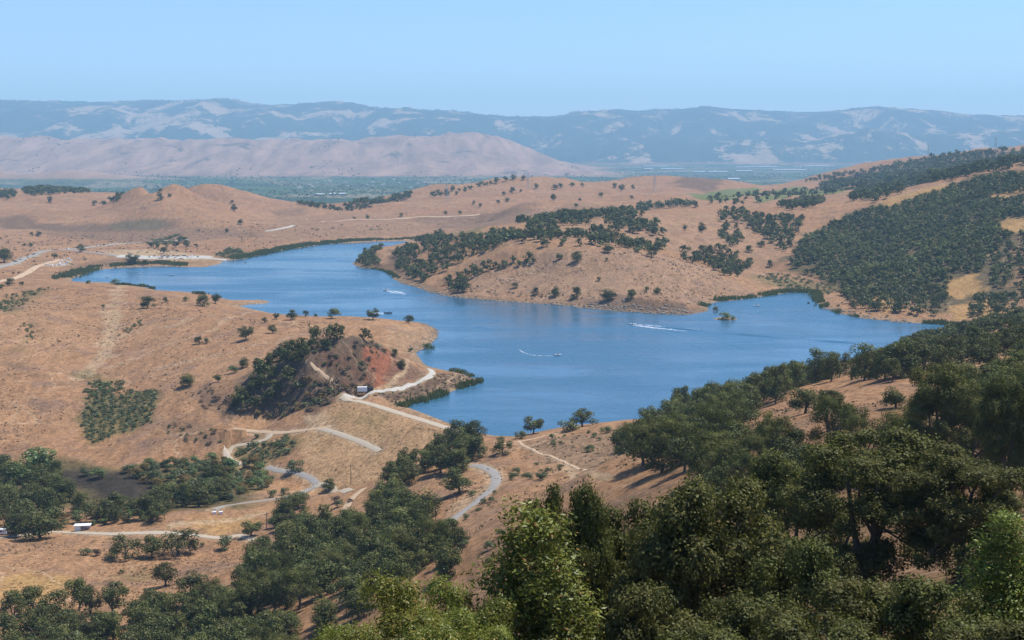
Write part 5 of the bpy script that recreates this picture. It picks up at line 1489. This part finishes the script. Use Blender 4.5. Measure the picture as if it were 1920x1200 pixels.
k = NT('wake_foam'); kp = k.n('ShaderNodeNewGeometry').outputs['Position']
_fb = k.principled(k.mix(k.ramp(k.noise(kp, 1.2, 4, .7), .3, .7), (.45, .52, .58), (.80, .83, .85)), .7, .3)
_ft = k.n('ShaderNodeBsdfTransparent'); _fm = k.n('ShaderNodeMixShader')
k.set(_fm.inputs[0], k.ramp(k.noise(k.scale_vec(kp, (.5, 1, 1)), .9, 5, .75), .40, .58)); k.t.links.new(_ft.outputs[0], _fm.inputs[1]); k.t.links.new(_fb, _fm.inputs[2])
P_FOAM = k.done(_fm.outputs[0])


def foam(px, widths, label, z=.07, jag=.35):
    P = np.array([at_z(*p, 0)[:2] for p in px]); C = spline(P, 1.2)
    W = np.interp(np.linspace(0, 1, len(C)), np.linspace(0, 1, len(widths)), widths)
    T = np.gradient(C, axis=0); T /= np.linalg.norm(T, axis=1, keepdims=True) + 1e-9
    Nn = np.stack([-T[:, 1], T[:, 0]], -1); r = np.random.RandomState(len(C))
    n = len(C)
    rows = [np.concatenate([C + Nn * (s * W * .5 * (1 + jag * (r.rand(n) - .5) * 2))[:, None], np.full((n, 1), zz)], 1) for s, zz in ((-1, .01), (-.5, z + .04), (0, z + .1), (.5, z + .04), (1, .01))]
    V = np.concatenate(rows); Q = [(j * n + i, j * n + i + 1, (j + 1) * n + i + 1, (j + 1) * n + i) for j in range(4) for i in range(n - 1)]
    tag(link(bpy.data.objects.new('wake_foam', np_mesh('wake_foam', V, np.array(Q), [P_FOAM], True))), label, None, None, 'stuff')


def swell(px, width, h, label):
    P = np.array([at_z(*p, 0)[:2] for p in px]); C = spline(P, 3.0)
    T = np.gradient(C, axis=0); T /= np.linalg.norm(T, axis=1, keepdims=True) + 1e-9
    Nn = np.stack([-T[:, 1], T[:, 0]], -1); n = len(C)
    r = np.random.RandomState(n); a = .6 + .4 * np.sin(np.cumsum(r.rand(n) * .5))
    fade = sstep(0, .12, np.linspace(0, 1, n)) * sstep(1, .8, np.linspace(0, 1, n))
    rows = [np.concatenate([C + Nn * width * s, (hh * h * a * fade + .012)[:, None]], 1) for s, hh in ((-.5, 0), (-.22, .75), (0, 1), (.22, .75), (.5, 0))]
    V = np.concatenate(rows); Q = [(j * n + i, j * n + i + 1, (j + 1) * n + i + 1, (j + 1) * n + i) for j in range(4) for i in range(n - 1)]
    tag(link(bpy.data.objects.new('wake_wave', np_mesh('wake_wave', V, np.array(Q), [M_WATER], True))), label, None, None, 'stuff')


PI = math.pi
boat(724,544.5,PI * .93,6.5,'white motorboat speeding left off the headland, spray behind')
foam([(724,545),(735,545.5),(746,547),(762,552)],[1.2,4.5,3,.5],'white wake of the boat off the headland, upper streak')
foam([(726,545.5),(733,547.5),(744,549.5),(760,553)],[1,3,1.6,.4],'white wake of the boat off the headland, lower streak')
boat(728,587.5,-.05,7,'dark-bowed motorboat passing behind the umbrella-shaped oak',True)
foam([(726,587.5),(716,587.3),(704,586.3),(688,583)],[2.5,5,3.5,.6],'white wake behind the umbrella-shaped oak')
boat(1187,609,PI * .94,6.5,'white motorboat speeding left in mid lake with a long wake')
foam([(1187,609.5),(1195,610.2),(1206,612),(1222,614.2),(1250,617),(1290,621)],[1.5,5.5,5,3,1.2,.3],'broad white wake of the mid-lake speedboat')
foam([(1192,608.3),(1205,608.8),(1225,610.5),(1250,613),(1300,617)],[1,2.6,2,1,.3],'thin upper streak of the mid-lake wake')
foam([(1255,616),(1285,617),(1312,618)],[.4,1.1,.3],'broken foam far behind the mid-lake speedboat')
boat(1046,666.5,.1,5.2,'small light fishing boat with one person near the lake middle')
foam([(974,655),(978,659),(988,663),(1005,666.5),(1036,667)],[.3,1.0,.9,.7,.3],'curved pale wake of the small fishing boat')
boat(1418,574,PI,6.5,'small pale boat resting in the right inlet',False)
boat(460,492,PI * .6,6,'small white boat just off the boat ramp',False,False)
boat(322,516.5,0,6,'white boat in the far left cove',False,False)
swell([(1230,612),(1310,620),(1400,628),(1500,636),(1640,646)],7,.9,'long dark wake line reaching to the right shore')
swell([(1235,618),(1290,626),(1350,640),(1420,660)],5,.35,'fanning wake swell right of the speedboat'); swell([(1230,620),(1270,632),(1310,650),(1350,672)],5,.35,'second fanning wake swell right of the speedboat')
swell([(780,600),(830,604),(890,612),(930,618)],5,.4,'faint wake line off the grassy point'); swell([(700,562),(760,560),(820,572),(860,578)],5,.35,'faint wake line off the headland'); swell([(860,645),(900,650),(950,655),(975,656)],4,.35,'faint wake line left of the fishing boat')
x, y, z = at_z(1516, 569, 0)
e = empty('buoy', (x, y, 0), 0, 'round dark buoy near the right shore of the inlet', 'buoy'); part('float', tube_geo([(0, 0, -.5), (0, 0, -.3), (0, 0, .5), (0, 0, 1.3), (0, 0, 1.6)], [.2, .9, 1.3, .9, .1], 12), P_DARK, e); part('mast', tube_geo([(0, 0, 1.5), (0, 0, 2.4)], [.08, .05], 6), P_GREY, e)

# ------------------------------------------------------------------ transmission towers on the far hills
def lattice(h, b):
    Q = []; m = .2
    def bar(p, q, r=m): Q.append(tube_geo([p, q], [r, r], 4))
    for sx in (-1, 1):
        for sy in (-1, 1):
            bar((sx * b, sy * b, -1), (sx * b * .28, sy * b * .28, h * .62)); bar((sx * b * .28, sy * b * .28, h * .62), (sx * b * .12, sy * b * .12, h))
    for k in range(5):
        z0, z1 = h * .62 * k / 5, h * .62 * (k + 1) / 5; b0, b1 = b * (1 - .72 * k / 5), b * (1 - .72 * (k + 1) / 5)
        for s in (-1, 1):
            bar((-b0, s * b0, z0), (b1, s * b1, z1), .09); bar((b0, s * b0, z0), (-b1, s * b1, z1), .09); bar((s * b0, -b0, z0), (s * b1, b1, z1), .09)
    return join(Q)


pyl = None
for px, py, h, lab in ((990,355,42,'lattice power pylon on the central hills'), (838,377,40,'lattice power pylon left of the central hills'), (1227,361,44,'lattice power pylon behind the peninsula ridge'), (1866,288,46,'tall pylon on the distant right ridge, right one'), (1740,299,42,'pylon on the distant right ridge, left one')):
    x, y, z = ground(px, py)
    if pyl is None:
        pyl = empty('power_pylon', (x, y, z), .5, lab, 'pylon', 'transmission towers'); part('tower', lattice(42, 4.5), P_GREY, pyl)
        for zz, a in ((27, 7), (33, 6), (39, 5)): part('crossarm', join([tube_geo([(-a, 0, zz), (0, 0, zz + .9), (a, 0, zz)], [.15, .32, .15], 4), tube_geo([(-a, 0, zz), (0, 0, zz - .3), (a, 0, zz)], [.12, .2, .12], 4)]), P_GREY, pyl)
    else:
        o = copy_thing(pyl, (x, y, z), .5, lab); o.scale = (h / 42,) * 3

P_HALL = paint('pale_hall_roof', (.50, .51, .51), .6, .2)
# ------------------------------------------------------------------ buildings and trees down in the far valley
def hall(px, py, wpx, depth, hgt, label, group, zf=V0, mat=None):
    x, y, z = ground(px, py); w_ = wpx * y / F_PX
    if y < 5000: return
    e = empty('valley_building', (x, y, z - .5), rnd.uniform(-.08, .08), label, 'building', group)
    part('wall', box_geo(-w_ / 2, w_ / 2, -depth / 2, depth / 2, 0, hgt), P_CONC if mat is None else mat, e)
    V = np.array([(-w_ / 2 - 1, -depth / 2 - 1, hgt), (w_ / 2 + 1, -depth / 2 - 1, hgt), (w_ / 2 + 1, 0, hgt * 1.45), (-w_ / 2 - 1, 0, hgt * 1.45), (w_ / 2 + 1, depth / 2 + 1, hgt), (-w_ / 2 - 1, depth / 2 + 1, hgt)])
    part('roof', (V, np.array([(0, 1, 2, 3), (3, 2, 4, 5)])), P_HALL if wpx > 8 else P_CONC, e)


for px, py, wpx, lab in [(1445,314,92,'longest white greenhouse hall in the far valley'),(1390,315,18,'short white hall left of the longest greenhouse'),(1480,320,60,'white hall under the longest greenhouse'),(1395,322,30,'white hall left below the longest greenhouse'),(1345,323.5,36,'white roof strip in the far valley, right of the green fields'),(1310,323.5,24,'white roof strip left of its longer neighbour'),
                         (1340,338,28,'pale hall at the foot of the golf course'),(1375,337.5,22,'pale hall right at the foot of the golf course'),(1215,318,16,'pale hall at the left of the far green fields'),(1260,318,40,'long pale hall over the far green fields'),(1230,313,50,'pale strip of buildings below the far range'),(1530,312,48,'white hall partly behind the dark far spur')]:
    hall(px, py, wpx, 70, 10, lab, 'white halls in the far valley')
for px, py, wpx, lab in [(600,367,18,'white barn roof in the green fields, left one'),(624,366,12,'middle white barn roof in the green fields'),(643,366,14,'right white barn roof in the green fields'),(562,354,7,'small white roof at the left end of the green fields')]:
    hall(px, py, wpx, 26, 8, lab, 'white barns in the green fields')
for i in range(34):
    px = rnd.uniform(570, 880) if i < 30 else rnd.uniform(1110, 1420); py = rnd.uniform(338, 354) if i < 30 else rnd.uniform(318, 332)
    hall(px, py, rnd.uniform(1.8, 4.5), 18, 8, 'tiny pale building among the trees of the far valley floor', 'tiny pale valley buildings')
vt = []
for i in range(6500):
    px = rnd.uniform(-20, 1940); y = math.exp(rnd.uniform(math.log(5200), math.log(14500)))
    x = (px - 960) / F_PX * y; cl = vnoise(np.array([x / 330]), np.array([y / 500]))[0]
    if cl < .36: continue
    vt.append((x, y, rnd.uniform(10, 22)))
A = np.array(vt); hh = height(A[:, 0], A[:, 1])
Lb = lobes_dome(rs(77), 5, z0=.3, z1=.7, spread=.3, rad=(.2, .3)); vg = [crown_geo(78, Lb, 11, .5, up=.6), crown_geo(79, Lb, 11, .5, up=.6)]
merged('valley_trees', 'bluish far-off trees sprinkled over the valley floor', [dict(x=a[0], y=a[1], z=float(h), w=a[2], h=a[2] * .8) for a, h in zip(A, hh) if h < -45], vg, L_OAK)
# oaks sprinkled on the bare ridge in the middle distance and along the skyline of the range
vt = []
for i in range(900):
    px = rnd.uniform(-20, 1100); y = rnd.uniform(9300, 12300); x = (px - 960) / F_PX * y
    if vnoise(np.array([x / 260 + 9]), np.array([y / 420]))[0] > .70: vt.append((x, y, rnd.uniform(10, 18)))
for i in range(1500):
    px = rnd.uniform(-20, 1940); y = rnd.uniform(20700, 22000); x = (px - 960) / F_PX * y
    if vnoise(np.array([x / 500 + 3]), np.array([y / 3000]))[0] > .40: vt.append((x, y, rnd.uniform(18, 34)))
A = np.array(vt); hh = height(A[:, 0], A[:, 1])
merged('ridge_trees', 'far-off trees dotting the bare ridge and the skyline of the range', [dict(x=a[0], y=a[1], z=float(h) - 3, w=a[2], h=a[2]) for a, h in zip(A, hh)], vg, L_OAK)

# ------------------------------------------------------------------ reeds and stones along the water
def reeds(px, width, label, hgt=2.6, dens=1.0):
    C = spline(wpoly(px), 1.5); r = np.random.RandomState(int(px[0][0]))
    n = int(len(C) * width * .9 * dens)
    q = C[r.randint(0, len(C), n)] + r.normal(size=(n, 2)) * width * .32
    hz_ = height(q[:, 0], q[:, 1]); nq = vnoise(q[:, 0] / 9, q[:, 1] / 9) * .6 + vnoise(q[:, 0] / 30 + 5, q[:, 1] / 30) * .4; ok = (hz_ > -1.3) & (hz_ < 2.5) & (nq > .36); q, hz_, nq = q[ok], np.maximum(hz_[ok], -.6), nq[ok]
    V = []; n = len(q)
    K = 5
    base = np.repeat(np.concatenate([q, hz_[:, None]], 1), K, 0) + np.concatenate([r.normal(size=(n * K, 2)) * .35, np.zeros((n * K, 1))], 1)
    a = r.rand(n * K) * 6.283; w_ = .16 + .16 * r.rand(n * K); H = hgt * (.55 + .5 * r.rand(n * K)) * np.repeat(.35 + 1.3 * nq, K)
    sx, sy = np.cos(a) * w_, np.sin(a) * w_; lx, ly = r.normal(size=n * K) * .35, r.normal(size=n * K) * .35
    z0 = np.zeros(n * K)
    V = np.stack([base + np.stack([-sx, -sy, z0 - .2], -1), base + np.stack([sx, sy, z0 - .2], -1), base + np.stack([sx * .7 + lx, sy * .7 + ly, H], -1), base + np.stack([-sx * .7 + lx, -sy * .7 + ly, H], -1)], 1).reshape(-1, 3)
    if n: tag(link(bpy.data.objects.new('reeds', np_mesh('reeds', V, np.arange(len(V)).reshape(-1, 4), [L_REED]))), label, None, None, 'stuff')


reeds([(105,523),(135,515),(160,507),(185,501),(240,496),(300,494),(345,497)], 16, 'green reeds fringing the far left cove', 3.2)
reeds([(440,484),(480,477),(520,469),(570,460),(640,453),(700,450),(770,448)], 18, 'green reeds along the far shore', 3.2)
reeds([(160,531),(216,534),(260,537),(285,542)], 8, 'reeds under the near bank of the left cove'); reeds([(300,547),(340,549),(382,552)], 7, 'reed strip right of the left cove bank')
reeds([(752,762),(790,752),(830,741)], 7, 'reeds inside the low point beside the dam', 3.0, 1.4); reeds([(862,728),(880,723),(899,716)], 6, 'reeds at the tip of the low point', 3.0, 1.3); reeds([(848,697),(866,700),(885,706)], 5, 'reeds on the far side of the low point', 2.6, 1.2)
reeds([(1318,574),(1345,564),(1400,558),(1450,551),(1475,547),(1525,548),(1532,560),(1545,576)], 9, 'reeds wrapping the head of the right inlet', 3.0)
reeds([(1566,585),(1590,591),(1610,595)], 6, 'reeds below the right bank'); reeds([(1730,606),(1770,607),(1800,611)], 9, 'reeds in the right corner of the lake'); reeds([(795,657),(803,656),(810,655)], 5, 'reed clump in the water by the grassy point', 3, 1.5); reeds([(700,505),(725,510),(745,522)], 6, 'reeds behind the headland bank', 2.2)

ico = bmesh.new(); bmesh.ops.create_icosphere(ico, subdivisions=1, radius=.5); IV = np.array([v.co[:] for v in ico.verts]); IF = np.array([[v.index for v in f.verts] for f in ico.faces]); ico.free()
k = NT('bank_stone'); kp = k.n('ShaderNodeNewGeometry').outputs['Position']
P_STONE = k.done(k.principled(k.mix(k.noise(kp, .6, 4, .7), (.13, .10, .08), (.34, .27, .20)), .9, .1))


def stones(px, n, spread, size, label):
    C = spline(wpoly(px), 1.0); r = np.random.RandomState(int(px[0][0]) + n)
    q = C[r.randint(0, len(C), n)] + r.normal(size=(n, 2)) * spread
    hz_ = height(q[:, 0], q[:, 1]); ok = hz_ > -.4; q, hz_ = q[ok], hz_[ok]; n = len(q)
    s = size[0] + (size[1] - size[0]) * r.rand(n) ** 2.5
    V = (IV[None] * (1 + .35 * (r.rand(n, len(IV), 1) - .5)) * s[:, None, None] * np.array([1.2, 1.0, .75])) + np.stack([q[:, 0], q[:, 1], hz_ + s * .12], -1)[:, None, :]
    Q = IF[None] + (np.arange(n) * len(IV))[:, None, None]
    tag(link(bpy.data.objects.new('bank_stones', np_mesh('bank_stones', V.reshape(-1, 3), Q.reshape(-1, 3), [P_STONE]))), label, None, None, 'stuff')


stones([(745,531),(812,551),(900,564),(1020,572),(1150,584),(1290,591)], 1500, 4, (.6, 2.6), 'brown stones along the peninsula bank')
stones([(1110,572),(1180,576),(1290,586)], 420, 6, (.8, 3.2), 'boulders on the eroded end of the peninsula')
stones([(1545,578),(1620,598),(1700,606)], 500, 5, (.6, 2.4), 'stones along the right bank'); stones([(1625,665),(1690,655),(1720,650)], 350, 6, (.5, 2.0), 'stones on the near right shore')
stones([(780,660),(815,636),(820,620),(796,607)], 500, 5, (.4, 1.5), 'stones around the grassy point'); stones([(1352,599),(1360,600),(1372,599)], 60, 2, (.4, 1.2), 'stones edging the tiny islet'); stones([(560,848),(600,838),(600,860),(580,870)], 160, 4, (.3, 1.1), 'rubble at the toe of the dam')

# ------------------------------------------------------------------ dry weeds and thistles standing in the grass
def weeds(px, n, size, label, seed, thr=.45):
    P = wpoly(px); r = np.random.RandomState(seed)
    lo, hi = P.min(0), P.max(0)
    q = lo + r.rand(n, 2) * (hi - lo)
    q = q[(poly_sd(P, q[:, 0], q[:, 1]) < 0) & (vnoise(q[:, 0] / 22, q[:, 1] / 30) * .6 + vnoise(q[:, 0] / 7, q[:, 1] / 7) * .4 > thr)]
    hq_ = height(q[:, 0], q[:, 1]); m = len(q); K = 5
    if not m: return
    s_ = np.repeat(size[0] + (size[1] - size[0]) * r.rand(m) ** 2, K)
    base = np.repeat(np.stack([q[:, 0], q[:, 1], hq_], -1), K, 0) + r.normal(size=(m * K, 3)) * (s_ * .35)[:, None] * np.array([1, 1, .3]) + np.stack([s_ * 0, s_ * 0, s_ * .25], -1)
    V, Q = leaf_quads(base, rand_dirs(r, m * K, .6), 1.0, r, .9)
    V = (V - np.repeat(base, 4, 0)) * np.repeat(s_, 4)[:, None] * .8 + np.repeat(base, 4, 0)
    tag(link(bpy.data.objects.new('dry_weeds', np_mesh('dry_weeds', V, Q, [L_DRYB]))), label, None, None, 'stuff')


weeds([(0,560),(130,535),(290,555),(480,600),(640,605),(560,640),(430,700),(430,770),(300,830),(0,850)], 9000, (.4, 1.3), 'dry weeds dotting the left grass hill', 1)
weeds([(640,745),(860,812),(800,870),(700,900),(610,905),(560,850),(570,800)], 1200, (.3, .9), 'dry weeds on the dam face', 2, .4)
weeds([(0,1130),(0,1020),(200,1010),(450,1015),(440,1070),(330,1110)], 1600, (.3, .8), 'dry weeds in the lower left meadow', 3)
weeds([(830,960),(930,840),(1190,800),(1190,880),(980,930),(880,1010)], 2600, (.3, 1.0), 'dry weeds on the near spur', 4, .4)
weeds([(1380,860),(1420,780),(1500,740),(1640,720),(1660,800),(1500,850)], 1800, (.3, .9), 'dry weeds on the bare right clearing', 5)
weeds([(850,545),(1000,500),(1150,470),(1300,480),(1380,540),(1280,575),(1000,560)], 4200, (.6, 1.8), 'dry weeds on the peninsula slope', 6, .42)
weeds([(0,520),(0,440),(300,425),(640,425),(860,410),(640,450),(440,480),(200,500)], 5000, (1.0, 3.0), 'dry weeds over the flats beyond the lake', 7, .48)
# ------------------------------------------------------------------ the air: an even, thin haze over the whole country
hz_ = NT('haze_air')
pv = hz_.n('ShaderNodeVolumePrincipled')
pv.inputs['Color'].default_value = (0.485, 0.79, 1.0, 1)
pv.inputs['Density'].default_value = 6.3e-5
pv.inputs['Anisotropy'].default_value = 0.0
hz_.t.links.new(pv.outputs[0], hz_.out.inputs['Volume'])
x0, x1, y0, y1, z0, z1 = -22000, 22000, -200, 25800, -90, 1150
hv = np.array([(x, y, z) for x in (x0, x1) for y in (y0, y1) for z in (z0, z1)], float)
hq = np.array([(0, 1, 3, 2), (4, 6, 7, 5), (0, 4, 5, 1), (2, 3, 7, 6), (0, 2, 6, 4), (1, 5, 7, 3)])
tag(link(bpy.data.objects.new('haze', np_mesh('haze', hv, hq, [hz_.m]))), 'thin blue summer haze in the air over the valley', None, None, 'stuff')
